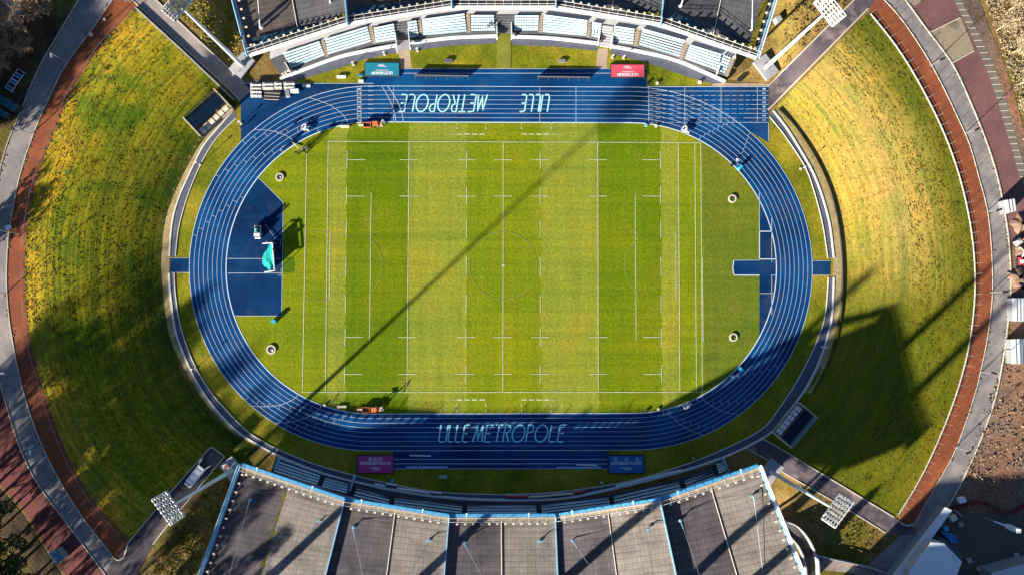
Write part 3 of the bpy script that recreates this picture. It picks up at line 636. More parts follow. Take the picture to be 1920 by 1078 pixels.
#PART2
# ------------------------------------------------------------------ grandstands
def bilin(F, B, s, t): return lerp(F[s], B[s], t)
def stand(side, K, KE, hi, lo, hv, sheets, roofend, valley, F, B, nrow, z0, z1, aisles, label, blocks, wall_pts, wall_gap):
    root = empty('grandstand', label, 'grandstand', P(943, 100 if side > 0 else 1000, 0), 0, 'grandstands along the straights')
    org = root.location.copy()
    def add(mb, name, m, par=None):
        o = mb.build(name, m); par = par or root
        o.parent = par; o.matrix_parent_inverse = Matrix.Translation(-org); return o
    proto = MB().box((0, 0, 0), (.5, .34, .4)).box((0, 0, .24), (.6, .44, .08)).build('roof_outlet', seat_w); cnt = [0]
    def outlet(p, a):
        o = proto if cnt[0] == 0 else proto.copy()
        if cnt[0]: COL.objects.link(o)
        cnt[0] += 1; o.parent = root; o.matrix_parent_inverse = Matrix.Translation(-org); o.location = p; o.rotation_euler = (0, 0, a)
    # roof: each bay is two sheets folded down to a valley, its right edge high
    n = len(K)-1
    for i in range(n):
        (xa, ya), (xb, yb) = K[i], K[i+1]; (ea, fa), (eb, fb) = KE[i], KE[i+1]; vf, vb = valley[i]
        za, zb, zv = lo[i], hi[i], hv[i]
        back = 8.0                                       # the sheets start a little behind the gutter
        def q(fx, fy, ex, ey, z, t):
            t = t if t > 0 else 0
            return P(fx+(ex-fx)*t, fy+(ey-fy)*t, z)
        t0 = sheets[i]
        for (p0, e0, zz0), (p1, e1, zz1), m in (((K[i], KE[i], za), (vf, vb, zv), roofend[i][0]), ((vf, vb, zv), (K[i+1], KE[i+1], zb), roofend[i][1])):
            mb = MB(); N = 14; Mx = 4
            g = [[None]*(Mx+1) for _ in range(N+1)]
            for a in range(N+1):
                for b in range(Mx+1):
                    t = t0+(1-t0)*a/N; s = b/Mx
                    g[a][b] = q(p0[0], p0[1], e0[0], e0[1], zz0, t).lerp(q(p1[0], p1[1], e1[0], e1[1], zz1, t), s)-Vector((0, 0, 0.45))
            for a in range(N):
                for b in range(Mx):
                    w = (g[0][Mx]-g[0][0]).length; L = (g[N][0]-g[0][0]).length
                    mb.face([g[a][b], g[a+1][b], g[a+1][b+1], g[a][b+1]], [(w*b/Mx, L*a/N), (w*b/Mx, L*(a+1)/N), (w*(b+1)/Mx, L*(a+1)/N), (w*(b+1)/Mx, L*a/N)])
            o = add(mb, 'roof', m)
            if o.data.polygons[0].normal.z < 0: o.data.flip_normals()
        # moss creeping in the gutters of this bay
        vb_ = MB(); pa = P(*lerp(vf, vb, t0+.01), zv-0.38); pb = P(*vb, zv-0.38); pts = resample([tuple(pa), tuple(pb)], 30)
        rr = random.Random(i+side)
        lastw = 0.5
        for a, b in zip(pts[:-1], pts[1:]):
            w = rr.uniform(.15, .9) if (i == 0 and side < 0) else rr.uniform(.1, .3)
            vb_.strip([a, b], w)
        add(vb_, 'moss', moss_m if (i in (0, 4) or side > 0) else dark_m)
        if not (i == 0 and side < 0):
            cap_ = MB(); cap_.path([P(*lerp(vf, vb, t0), zv-.25), P(*vb, zv-.25)], .13, 6); add(cap_, 'valley_flashing', kerb_m)
    # fins standing where one bay steps down to the next
    for i in range(n+1):
        mb = MB(); ztop = max(hi[i-1] if i > 0 else 0, lo[i] if i < n else 0); zlow = min(hi[i-1] if i > 0 else ztop-1.2, lo[i] if i < n else ztop-1.2)-0.9
        a = P(*K[i], ztop); b = P(*KE[i], ztop)
        mb.wall([Vector((a.x, a.y, 0)), Vector((b.x, b.y, 0))], 0.28, ztop-zlow+.15, zlow)
        add(mb, 'fin', pale_blue)
    # gutter, catwalk and railing along the front
    for i in range(n):
        a = P(*K[i], lo[i]); b = P(*K[i+1], hi[i]); d = (b-a); inw = Vector((-d.y, d.x, 0)).normalized()*(1 if side > 0 else -1)
        gm = MB(); gm.wall([a, b], 0.75, 0.55, -0.5); add(gm, 'gutter', white_p if side > 0 else blue_metal)
        cw = MB(); cw.wall([a+inw*.95, b+inw*.95], 1.05, .12, -.25); add(cw, 'catwalk', mat('tan_catwalk', (0.30, 0.235, 0.16), (0.20, 0.16, 0.12), 0.6, fine=.3, fscale=3) if side < 0 else dark_m)
        rl = MB()
        for o_ in (.5, 1.45): rl.path([a+inw*o_+Vector((0, 0, .95)), b+inw*o_+Vector((0, 0, .95))], .05, 5)
        N = int(d.length/2.2)
        for k in range(N+1):
            p = a.lerp(b, k/N)
            rl.tube(p+inw*.5, p+inw*.5+Vector((0, 0, .95)), .04, n=4); rl.tube(p+inw*.5+Vector((0, 0, .95)), p+inw*1.45+Vector((0, 0, .95)), .05, n=4)
        add(rl, 'railing', white_p)
        if side < 0:
            for k in range(2, N, 7):
                p = a.lerp(b, k/N)+inw*.3
                l = MB(); l.tube(p+Vector((0, 0, .4)), p-inw*1.1+Vector((0, 0, .9)), .09, .09, 6); l.box(p-inw*1.0+Vector((0, 0, .95)), (.45, .3, .15), atan2(d.y, d.x)); add(l, 'roof_lamp', white_p)
        # small outlet boxes row behind the catwalk
        for k in range(1, int(N*1.1)):
            outlet(a.lerp(b, k/(N*1.1))+inw*2.2+Vector((0, 0, -.25)), atan2(d.y, d.x))
    if side < 0 or True:
        for (p, e, z) in ((K[0], KE[0], lo[0]), (K[-1], KE[-1], hi[-1])):
            sgn = 1 if p[0] < 900 else -1
            a, b = P(*p, z), P(*e, z); d = b-a; L = d.length; inw = Vector((-d.y, d.x, 0)).normalized(); inw = inw if inw.x*sgn > 0 else -inw
            em = MB()
            if side < 0: em.path([a-inw*.1+Vector((0, 0, .7)), b-inw*.1+Vector((0, 0, .7))], .07, 5); em.path([a-inw*.7+Vector((0, 0, .5)), b-inw*.7+Vector((0, 0, .5))], .16, 6)
            em.path([a-inw*.55+Vector((0, 0, .3)), b-inw*.55+Vector((0, 0, .3))], .2, 6)
            add(em, 'edge_pipe', white_p if p[0] > 900 else pale_blue)
            for k in range(1, min(16, int(L/2.4))):
                outlet(a.lerp(b, k*2.4/L)+inw*1.1+Vector((0, 0, -.05)), atan2(d.y, d.x)+pi/2)
    # columns and back wall carry the roof
    for i in range(n+1):
        z = (hi[i-1] if i > 0 else lo[0])-1.0
        for t in (0.14, 0.6):
            if t == .6 and side > 0: t = .5
            x, y = K[i]; ex, ey = KE[i]; p = P(x+(ex-x)*t, y+(ey-y)*t, z-0.2)
            add(MB().tube((p.x, p.y, 0), (p.x, p.y, z-.2), .35, .3, 8), 'column', conc)
    # seating terrace
    N = len(F); rows = nrow; tb = MB()
    zr = lambda t: z0+(z1-z0)*t
    for r in range(rows):
        t0_, t1_ = r/rows, (r+1)/rows; zz = zr((r+.5)/rows)
        for s in range(N-1):
            a, b = bilin(F, B, s, t0_), bilin(F, B, s+1, t0_); c, d = bilin(F, B, s+1, t1_), bilin(F, B, s, t1_)
            A, Bp, C_, D_ = P(*a, zz), P(*b, zz), P(*c, zz), P(*d, zz); zl = Vector((0, 0, -(z1-z0)/rows-0.02))
            tb.face([A, Bp, C_, D_]); tb.face([A+zl, Bp+zl, Bp, A])
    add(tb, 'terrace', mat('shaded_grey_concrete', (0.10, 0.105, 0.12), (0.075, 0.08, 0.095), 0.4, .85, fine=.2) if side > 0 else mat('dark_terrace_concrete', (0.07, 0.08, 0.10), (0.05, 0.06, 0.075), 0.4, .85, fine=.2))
    cc = MB()
    for s in range(N-1):
        kk = 12 if side > 0 else -16
        a, b = B[s], B[s+1]; cc.face([P(a[0], a[1], z1), P(b[0], b[1], z1), P(b[0], b[1]-kk*1.8, z1+.1), P(a[0], a[1]-kk*1.8, z1+.1)])
    add(cc, 'concourse', mat('pale_concourse', (0.50, 0.50, 0.53), (0.42, 0.43, 0.46), .5, .8))
    for (xf, yf, xb, yb, w) in aisles:
        ai = MB()
        for r in range(rows*2):
            t0_, t1_ = r/rows/2, (r+1)/rows/2; zz = zr((r//2+.5)/rows)+(.12 if r % 2 else .03)
            a, b = lerp((xf, yf), (xb, yb), t0_), lerp((xf, yf), (xb, yb), t1_)
            ai.face([P(a[0]-w/2, a[1], zz), P(a[0]+w/2, a[1], zz), P(b[0]+w/2, b[1], zz), P(b[0]-w/2, b[1], zz)])
            pm = P(*lerp(a, b, .5), zz)
            if r % 2: ai.box((pm.x, pm.y, zz-.1), (w/M1*.9, .3, .18))
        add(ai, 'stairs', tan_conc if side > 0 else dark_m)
    # front wall and sunken gangway behind it
    for pts in wall_pts:
        w3 = [P(x, y, 0) for x, y in resample(spline(pts), 30)]
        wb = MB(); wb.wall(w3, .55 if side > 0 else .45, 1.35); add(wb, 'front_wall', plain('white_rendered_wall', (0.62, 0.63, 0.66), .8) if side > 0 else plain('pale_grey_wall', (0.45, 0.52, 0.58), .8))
        g2 = MB(); q = resample(spline(pts), 30)
        for a, b in zip(q[:-1], q[1:]): g2.face([P(*a, .35), P(*b, .35), P(b[0], b[1]-wall_gap, .35), P(a[0], a[1]-wall_gap, .35)])
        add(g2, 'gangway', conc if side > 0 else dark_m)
    # seats, one by one
    sp = []
    for (fl, fr, br, bl, nr) in blocks:
        for r in range(nr):
            t = (r+.5)/nr; a = lerp(fl, bl, t); b = lerp(fr, br, t); zz = zr(min(t, 1))+.02
            L = math.dist(a, b); ns = max(2, int(L/4.15))
            for k in range(ns):
                x, y = lerp(a, b, (k+.5)/ns); sp.append((x, y, zz, atan2(-(b[1]-a[1]), b[0]-a[0])))
    sb = MB(); sb.box((0, 0, .40), (.56, .34, .06)); sb.box((0, .17*side, .60), (.54, .06, .38), rx=-.15*side); sb.box((0, .05*side, .19), (.10, .28, .38))
    rr = random.Random(3); rr.shuffle(sp)
    sp.sort(key=lambda s: abs(s[0]-700 if side > 0 else s[0]-1210))
    first = sb.build('seat', seat_m)
    rest = MB()
    for k, (x, y, z, a) in enumerate(sp):
        p = P(x, y, z)
        if k < 100:
            o = first if k == 0 else first.copy()
            if k: COL.objects.link(o)
            o.parent = root; o.matrix_parent_inverse = Matrix.Translation(-org); o.location = p; o.rotation_euler = (0, 0, a)
        else:
            m = Matrix.Translation(p) @ Matrix.Rotation(a, 4, 'Z')
            for f in sb.f: rest.face([m @ Vector(sb.v[i]) for i in f])
    tag(add(rest, 'seats', seat_m), kind='stuff')
    return root, add

# north stand
KN = [(467, 104), (651, 45), (847, 14), (1042, 14), (1239, 46), (1419, 109)]
KNE = [(400, -150), (631, -160), (842, -170), (1046, -170), (1262, -160), (1500, -150)]
FN = [(527, 144), (545, 134), (614, 108), (700, 84), (745, 77), (790, 71), (880, 63), (931, 62), (960, 62), (1013, 63), (1103, 71), (1145, 80), (1190, 87), (1277, 113), (1365, 144)]
BN = [(506, 112), (525, 104), (604, 77), (695, 50), (742, 42), (787, 36), (877, 26), (929, 27), (964, 27), (1015, 28), (1105, 41), (1150, 48), (1196, 55), (1287, 82), (1380, 112)]
blN = [((547, 131), (610, 106), (599, 79), (531, 101), 6), ((616, 105), (697, 81), (689, 51), (610, 75), 6), ((705, 83), (742, 77), (739, 46), (701, 54), 6), ((768, 74), (786, 71), (781, 40), (764, 43), 6),
       ((794, 69), (875, 62), (871, 27), (791, 38), 7), ((884, 61), (928, 60), (926, 30), (883, 30), 6), ((964, 60), (1009, 60), (1010, 31), (965, 31), 6), ((1017, 63), (1099, 70), (1101, 40), (1019, 29), 7),
       ((1108, 71), (1123, 74), (1128, 46), (1110, 43), 6), ((1148, 81), (1186, 86), (1190, 56), (1151, 50), 6), ((1197, 87), (1273, 110), (1283, 77), (1204, 55), 7), ((1283, 113), (1344, 135), (1352, 103), (1293, 85), 6), ((1347, 136), (1358, 141), (1370, 110), (1355, 104), 6)]
sN, addN = stand(1, KN, KNE, [13.6]*5, [12]*5, [11.0]*5, [.05]*5, [(roof_brown, roof_char), (roof_brown, roof_char), (roof_brown, roof_char), (roof_brown, roof_char), (roof_char, roof_char)],
    [((562, 74), (520, -155)), ((752, 30), (735, -165)), ((944, 14), (944, -170)), ((1148, 31), (1160, -165)), ((1335, 79), (1385, -155))], FN, BN, 7, 1.4, 4.6,
    [(613, 107, 604, 77, 7), (701, 83, 694, 50, 7), (790, 71, 785, 37, 7), (879, 62, 877, 27, 7), (1013, 62, 1015, 28, 7), (1103, 71, 1105, 40, 7), (1192, 87, 1197, 55, 9), (1278, 112, 1288, 82, 10), (1362, 143, 1374, 110, 8)],
    'sunlit north grandstand with grey roofs, pale blue seats and a white front wall', blN,
    [[(527, 150), (580, 129), (640, 108), (700, 95), (746, 87)], [(769, 83), (850, 73), (931, 70)], [(960, 71), (1035, 74), (1123, 84)], [(1147, 89), (1200, 99), (1260, 113), (1310, 133), (1358, 155)]], 7)
addN(MB().face([P(x, y, .5) for x, y in ((741, 97), (769, 92), (764, 44), (739, 47))]), 'tunnel_ramp', mat('smooth_grey_ramp', (.30, .30, .33), (.24, .24, .28), .5, .8))
st2 = MB()
for k in range(8):
    a = lerp((1123, 84), (1131, 46), k/8); b = lerp((1147, 89), (1149, 49), k/8); p = P(*lerp(a, b, .5), .6+.45*k)
    st2.box((p.x, p.y, .4+.45*k), (2.9, .45, .8+.2*k), -.15)
addN(st2, 'stairs', conc)
for x0, y0, x1, y1 in ((739, 47, 745, 98), (764, 44, 769, 92), (1128, 46, 1121, 84), (1151, 49, 1146, 90), (931, 28, 932, 73), (959, 28, 959, 73), (527, 104, 546, 138), (1356, 102, 1345, 138)):
    wv = MB(); wv.wall([P(x0, y0, 3), P(x1, y1, 3)], .22, 1.6, -1.2); addN(wv, 'side_rail', white_p)
bw = MB()
for k in range(26):
    x, y = lerp((519, 112), (536, 142), (k//3)/8); bw.box(P(x+(k % 3)*5-4, y+(k % 3)*-2, 1.6), (.5, .45, .6), .4)
addN(bw, 'spare_seat_row', seat_w)
for i in range(5):
    shade_strip = MB()                                       # blue strips painting the front beam's shade onto the roof sheets
    a, b = KN[i], KN[i+1]; A = P(a[0], a[1]-10, 11.8); Bq = P((a[0]+b[0])/2-4, (a[1]+b[1])/2-10, 11.1)
    shade_strip.face([P(a[0]+7, a[1]-12, 11.85), P((a[0]+b[0])/2-2, (a[1]+b[1])/2-13, 11.05), P((a[0]+b[0])/2-3, (a[1]+b[1])/2-22, 11.05), P(a[0]+7, a[1]-32, 11.85)])
    addN(shade_strip, 'roof_shade', mat('blue_roof_shade', (0.01, 0.10, 0.17), (0.02, 0.035, 0.045), .35, .6, fine=.35, fscale=1.5))
rr = random.Random(5)
for i in range(5):
    ms = MB()
    a, b = KN[i], KN[i+1]
    p0, p1 = lerp(a, b, .56), lerp(a, b, .985)
    z0_, z1_ = 11.3, 13.3
    pts = resample([p0, p1], 36)
    for k, (p, q_) in enumerate(zip(pts[:-1], pts[1:])):
        w = (3+6*(k/36)**1.5)*rr.uniform(.7, 1.35)
        zz = lambda f: z0_+(z1_-z0_)*f
        ms.face([P(p[0], p[1]-11, zz(k/36)), P(q_[0], q_[1]-11, zz((k+1)/36)), P(q_[0], q_[1]-11-w, zz((k+1)/36)), P(p[0], p[1]-11-w, zz(k/36))])
    addN(ms, 'moss', moss_m)
ms2 = MB()
for k in range(24):
    t = k/24; p = lerp((1412, 100), (1452, -40), t); q_ = lerp((1412, 100), (1452, -40), (k+1)/24); w = rr.uniform(7, 13)
    ms2.face([P(p[0], p[1], 13.35), P(q_[0], q_[1], 13.35), P(q_[0]-w, q_[1], 13.3), P(p[0]-w, p[1], 13.3)])
addN(ms2, 'moss', moss_m)

# south stand
KS = [(453, 870), (646, 935), (842, 966), (1041, 965), (1237, 935), (1422, 872)]
KSE = [(352, 1150), (592, 1150), (826, 1160), (1049, 1160), (1282, 1142), (1514, 1100)]
FS = [(520, 859), (560, 874), (606, 890), (657, 903), (735, 922), (800, 934), (871, 941), (940, 944), (1009, 943), (1075, 938), (1144, 927), (1210, 913), (1276, 896), (1340, 872), (1357, 862)]
BS = [(508, 884), (550, 895), (598, 910), (647, 928), (727, 944), (795, 956), (868, 963), (940, 965), (1011, 963), (1080, 958), (1151, 948), (1216, 934), (1284, 914), (1350, 890), (1366, 884)]
blS = [((525, 862), (602, 889), (595, 908), (514, 883), 4), ((611, 893), (655, 905), (650, 924), (604, 911), 4), ((670, 911), (732, 928), (729, 944), (664, 929), 3), ((741, 929), (867, 945), (866, 962), (739, 946), 3),
       ((876, 945), (1005, 945), (1006, 961), (876, 962), 3), ((1014, 945), (1140, 930), (1144, 946), (1016, 961), 3), ((1149, 928), (1271, 900), (1277, 917), (1153, 946), 3), ((1281, 897), (1335, 879), (1342, 895), (1287, 914), 3), ((1341, 867), (1354, 864), (1361, 880), (1347, 887), 4)]
HI = [8.9, 10.2, 10.3, 17.2, 18.7]; LO = [6.2, 8.2, 9.6, 9.8, 16.2]; HV = [6.4, 8.8, 9.6, 12.9, 16.3]
sS, addS = stand(-1, KS, KSE, HI, LO, HV, [.045]*5, [(roof_shaded, roof_sunlit)]*5,
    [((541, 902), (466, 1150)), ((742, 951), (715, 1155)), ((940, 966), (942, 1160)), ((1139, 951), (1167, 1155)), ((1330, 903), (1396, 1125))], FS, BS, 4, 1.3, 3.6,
    [(606, 891, 599, 910, 7), (662, 905, 656, 926, 8), (736, 925, 733, 944, 7), (872, 943, 871, 962, 7), (1009, 944, 1011, 962, 7), (1145, 928, 1148, 946, 7), (1276, 898, 1282, 915, 7), (1338, 872, 1344, 890, 6)],
    'south grandstand casting the long shade, folded roofs coloured with a sunlit and a shaded half behind a blue gutter', blS,
    [[(522, 855), (590, 881), (655, 900), (768, 922), (860, 933), (960, 936), (1060, 932), (1160, 912), (1285, 880), (1357, 856)]], -5)
for x0, y0, x1, y1 in ((524, 858, 512, 882), (664, 893, 652, 932), (1356, 858, 1366, 884)):
    wv = MB(); wv.wall([P(x0, y0, 3), P(x1, y1, 3)], .5, 1.4, -1.2); addS(wv, 'side_rail', pale_blue)
# pylons out of the frame behind the south stand, with stays down to the roof
PY = [(449, 1132, 20), (724, 1130, 20.5), (984, 1130, 38), (1183, 1130, 40), (1292, 1130, 40), (1405, 1130, 16.5)]
for k, (x, y, h) in enumerate(PY):
    b = P(x, y, 0); mb = MB()
    mb.tube((b.x, b.y, 0), (b.x, b.y, h), 1.35, .95, 12); mb.tube((b.x, b.y, h), (b.x, b.y, h+1), .95, .3, 12); addS(mb, 'pylon', conc)
ROOFZ = {0: 10.5, 1: 11, 2: 12, 3: 15, 4: 21}
for x, y, bay, py in ((470, 936, 0, 0), (600, 976, 0, 0), (663, 988, 1, 1), (805, 1012, 1, 1), (870, 1016, 2, 2), (1012, 1014, 2, 2), (1073, 1012, 3, 3), (1215, 991, 3, 3), (1275, 975, 4, 4), (1411, 930, 4, 5)):
    z = {470: 6.0, 600: 7.6, 663: 8.1, 805: 9.4, 870: 9.2, 1012: 9.9, 1073: 10.1, 1215: 16.2, 1275: 16.1, 1411: 18.2}[x]
    a = P(x, y, z+.0); b = P(PY[py][0], PY[py][1], 0); t = Vector((b.x, b.y, PY[py][2]-.6)); d = (t-a).normalized()
    mb = MB(); mb.tube(a+Vector((0, 0, -.5)), a+Vector((0, 0, .95)), .2, .14, 8); mb.box(a+Vector((0, 0, .05)), (.8, .6, .35), .5); mb.tube(a+Vector((0, 0, .8)), a+Vector((0, 0, .8))+d*2.2, .12, .09, 6)
    o = addS(mb, 'stay_anchor', pale_blue)
    mb = MB(); mb.tube(a+Vector((0, 0, .8))+d*2.2, t, .05, n=5); addS(mb, 'stay_cable', steel)
for x, y, ex, ey in ((620, 5, 615, -60), (489, 52, 480, -60), (1408, 58, 1411, -60), (1276, 12, 1300, -60), (852, -2, 850, -60), (1215, -6, 1220, -60)):
    kx = (ex-x)/(ey-y); t = P(ex+kx*-280, -340, 38); a = P(x, y, 12.2); d = (t-a).normalized()
    addN(MB().tube((t.x, t.y, 0), (t.x, t.y, 39), 1.1, .8, 12), 'pylon', conc)
    mb = MB(); mb.tube(a-Vector((0, 0, .8)), a+Vector((0, 0, 1.0)), .32, .2, 8); mb.box(a, (.8, .6, .4), .5); mb.tube(a+Vector((0, 0, .8)), a+Vector((0, 0, .8))+d*2.6, .17, .12, 6); addN(mb, 'stay_anchor', white_p)
    mb = MB(); mb.tube(a+Vector((0, 0, .8))+d*2.6, t, .075, n=5); addN(mb, 'stay_cable', white_p)

# ------------------------------------------------------------------ floodlight masts
def mast(bx, by, tx, ty, hd, label, padm=conc):
    b = G(bx, by); 
    # height found from the lean of the pole in the survey
    best = min((abs(math.dist(px_of((b.x, b.y, b.z+h/4)), (tx, ty))), h/4) for h in range(120, 200)); h = best[1]
    r = empty('floodlight_mast', label, 'floodlight mast', b, 0, 'floodlight masts at the corners of the stadium')
    m = MB(); m.box((0, 0, .25), (6.2, 4.2, 1.2), hd); m.build('base_block', padm, r)
    m = MB(); m.tube((0, 0, .8), (0, 0, h), .60, .27, 20); m.build('pole', plain('mast_white_paint', (0.60, 0.64, 0.68), .4), r)
    m = MB(); m.tube((0, 0, .8), (0, 0, 1.05), .95, .95, 20); m.build('flange', steel, r)
    M = Matrix.Translation((0, 0, h+2.8)) @ Matrix.Rotation(hd, 4, 'Z') @ Matrix.Rotation(radians(-11), 4, 'X') @ Matrix.Scale(.86, 4)
    def L(x, y, z): return M @ Vector((x, y, z))
    f = MB(); W_, H_ = 4.0, 3.0
    for z in (-3, -1.8, -.6, .6, 1.8, 3): f.tube(L(-W_, 0, z), L(W_, 0, z), .09, n=5)
    for x in (-4, -2, 0, 2, 4): f.tube(L(x, 0, -3), L(x, 0, 3), .09, n=5)
    for z in (-3, -.6, 1.8):
        for x in (-4, 0, 4): f.tube(L(x, 0, z), L(x, .95, z), .06, n=4)
        f.tube(L(-4, .95, z), L(4, .95, z), .07, n=5)
    f.tube(L(-4, 0, -3.1), L(4, 0, -3.1), .22, n=6); f.tube((0, 0, h), L(0, 0, -1), .26, .2, 8)
    fr = f.build('head_frame', white_p, r)
    lm = MB(); lm.tube((0, -.5, .05), (0, -.15, .1), .42, .34, 10); lm.tube((0, -.15, .1), (0, .3, .15), .34, .14, 10); lm.box((0, .15, -.05), (.12, .5, .5)); lm.box((0, .3, .42), (.5, .42, .25))
    first = None
    for zi in range(5):
        for xi in range(7):
            if first is None: o = first = lm.build('floodlight', plain('lamp_housing_grey', (0.34, 0.36, 0.38), .4), fr)
            else: o = first.copy(); COL.objects.link(o); o.parent = fr
            o.matrix_basis = Matrix.Translation(L(-3.6+1.2*xi, -.15, -2.4+1.2*zi)) @ Matrix.Rotation(hd+.12*sin(xi*3+zi), 4, 'Z') @ Matrix.Rotation(radians(-30+9*sin(xi*2.3+zi*1.7)), 4, 'X') @ Matrix.Scale(.86, 4)
    return r
def face_in(bx, by):                                    # heading so that -Y looks at the pitch
    a = P(bx, by); c = P(943, 500); return atan2(c.y-a.y, c.x-a.x)+pi/2
mast(455, 124, 344, 16, radians(217.5-180+180+0)*0+face_in(455, 124), 'white floodlight mast beside the north-west ramp road')
mast(437, 880, 324, 944, face_in(437, 880), 'pale blue floodlight mast leaning over the parked white van')
mast(1435, 128, 1546, 25, face_in(1435, 128), 'bright white floodlight mast by the dry ground and the north-east ramp road')
mast(1444, 883, 1561, 950, face_in(1444, 883), 'floodlight mast beside the dark south-east ramp road, half of its pole in shade')

# ------------------------------------------------------------------ ground signs
def sign(cx, cy, w, h, colr, flip, words, label, kind, rz=0, frame_m=dark_m):
    c = P(cx, cy, 0); r = empty('ground_sign', label, 'advertising sign', c, rz, 'large signs lying beside the track')
    W_, H_ = w/M1, h/M1
    MB().box((0, 0, .28), (W_+.5, H_+.5, .5)).build('frame', frame_m, r)
    MB().box((0, 0, .56), (W_, H_, .10)).build('panel', colr, r)
    R = Matrix.Rotation(pi if flip else 0, 4, 'Z')
    for i, (txt, yy, s, bold) in enumerate(words):
        text_mesh(txt, s, white_p, 'lettering', r, R @ Matrix.Translation((0, yy, .625)), 0, bold)
    e = MB(); rr = random.Random(int(cx))
    if kind == 'swash':                                  # brush-stroke emblem
        for k, (x0, x1, y) in enumerate(((-1.1, .9, -.72), (-.8, 1.3, -.98), (-.4, .9, -1.24))):
            y2 = y if flip else y
            pts = [(x0+(x1-x0)*j/10, y2+.07*sin(j*1.3+k), .625) for j in range(11)]
            e.strip([R @ Vector(p) for p in pts], .13)
    else:
        for k, x in enumerate(kind):
            cpt = Vector((x, 1.3, .625)); e = MB()
            e.strip([cpt+Vector((.44*cos(a*pi/10), .44*sin(a*pi/10), 0)) for a in range(21)], .12)
            if k == 0: text_mesh('f', .75, white_p, 'lettering', r, Matrix.Translation((x, 1.28, .628)), 0, .03)
            elif k == 1: e.strip([cpt+Vector(v) for v in ((-.26, .1, 0), (-.05, -.12, 0), (.12, -.1, 0), (.26, .16, 0))], .2)
            else:
                e.strip([cpt+Vector((.2*cos(a*pi/6), .2*sin(a*pi/6), 0)) for a in range(13)], .07)
            e.build('icon', white_p, r)
        e = MB()
        for k, (x0, x1, y) in enumerate(((-1.7, 1.5, -.95), (-.7, .9, -1.3), (0, 1.3, -1.5))):
            e.strip([Vector((x0+(x1-x0)*j/12, y+.08*sin(j*1.1+k), .625)) for j in range(13)], .17-.04*k)
    e.build('emblem', white_p, r); return r
teal_p = plain('teal_sign_panel', (0.010, 0.20, 0.30), .5); pink_p = plain('rose_sign_panel', (0.66, 0.075, 0.13), .5); mag_p = plain('magenta_sign_panel', (0.42, 0.03, 0.20), .5); blu_p = plain('royal_blue_sign_panel', (0.02, 0.14, 0.42), .5)
sign(717, 131.5, 63, 24, teal_p, True, [('LE STADIUM', 1.05, 1.05, .05), ('LILLE METROPOLE', .28, .42, .01)], 'teal sign reading LE STADIUM below the north stand', 'swash')
sign(1176.5, 134.5, 62, 23, pink_p, True, [('LE STADIUM', 1.05, 1.05, .05), ('LILLE METROPOLE', .28, .42, .01)], 'rose pink sign reading LE STADIUM beside the blue apron', 'swash')
sign(704, 869, 65, 31, mag_p, False, [('#VIVEZLESTADIUM', .25, .98, .02)], 'magenta sign with three round icons at the south runway', (-1.3, 0, 1.3))
sign(1174, 869, 64, 31, blu_p, False, [('#VIVEZLESTADIUM', .25, .98, .02)], 'royal blue sign with three round icons at the south runway', (-2.9, 0, 2.9))

# ------------------------------------------------------------------ team shelters sunk in the banks
def shelter(c4, label, seat_side):
    (x0, y0), (x1, y1), (x2, y2), (x3, y3) = c4          # 0-1 long side, 1-2 short side
    a, b, d = P(x0, y0), P(x1, y1), P(x3, y3); c = P((x0+x2)/2, (y0+y2)/2, 0.4)
    ux = (b-a); Lx = ux.length; rz = atan2(ux.y, ux.x); Ly = (d-a).length; s = 1 if seat_side else -1
    r = empty('team_shelter', label, 'team shelter', c, rz, 'sunken glass-roofed shelters')
    MB().box((0, 0, .12), (Lx, Ly, .2)).build('floor_slab', tan_conc, r)
    w = MB(); 
    for sx in (-1, 1): w.box((sx*(Lx/2-.15), 0, 1.1), (.3, Ly, 2.4))
    w.box((0, s*(Ly/2-.1), .5), (Lx, .2, .9)); w.build('wall', plain('cream_wall', (.50, .46, .34), .8), r)
    g = MB(); g.box((0, s*Ly*.06, 2.35), (Lx*.90, Ly*.46, .08), rx=.03); g.build('glass_roof', glass_m, r)
    sl = MB()
    for k in range(22): sl.box((-Lx*.44+Lx*.88*k/21, s*Ly*.38, 2.1), (.09, Ly*.26, .10))
    for yy in (.26, .49): sl.box((0, s*Ly*yy, 2.14), (Lx*.9, .1, .14))
    sl.build('slat_rack', pale_blue if not seat_side else glass_m, r)
    for k in range(6):
        m = MB(); m.box((-Lx*.36+Lx*.72*k/5, -s*Ly*.33, .75), (Lx*.115, Ly*.17, .95)); m.box((-Lx*.36+Lx*.72*k/5, -s*Ly*.25, 1.35), (Lx*.115, .2, .6)); m.build('bench_box', seat_w if seat_side else white_p, r)
shelter([(349, 227), (408, 173), (438, 203), (386, 258)], 'team shelter with cream bench boxes cut into the west bank', True)
shelter([(1480, 839), (1528, 781), (1495, 752), (1447, 812)], 'team shelter with a dark glass roof in the shade by the south-east walkway', False)

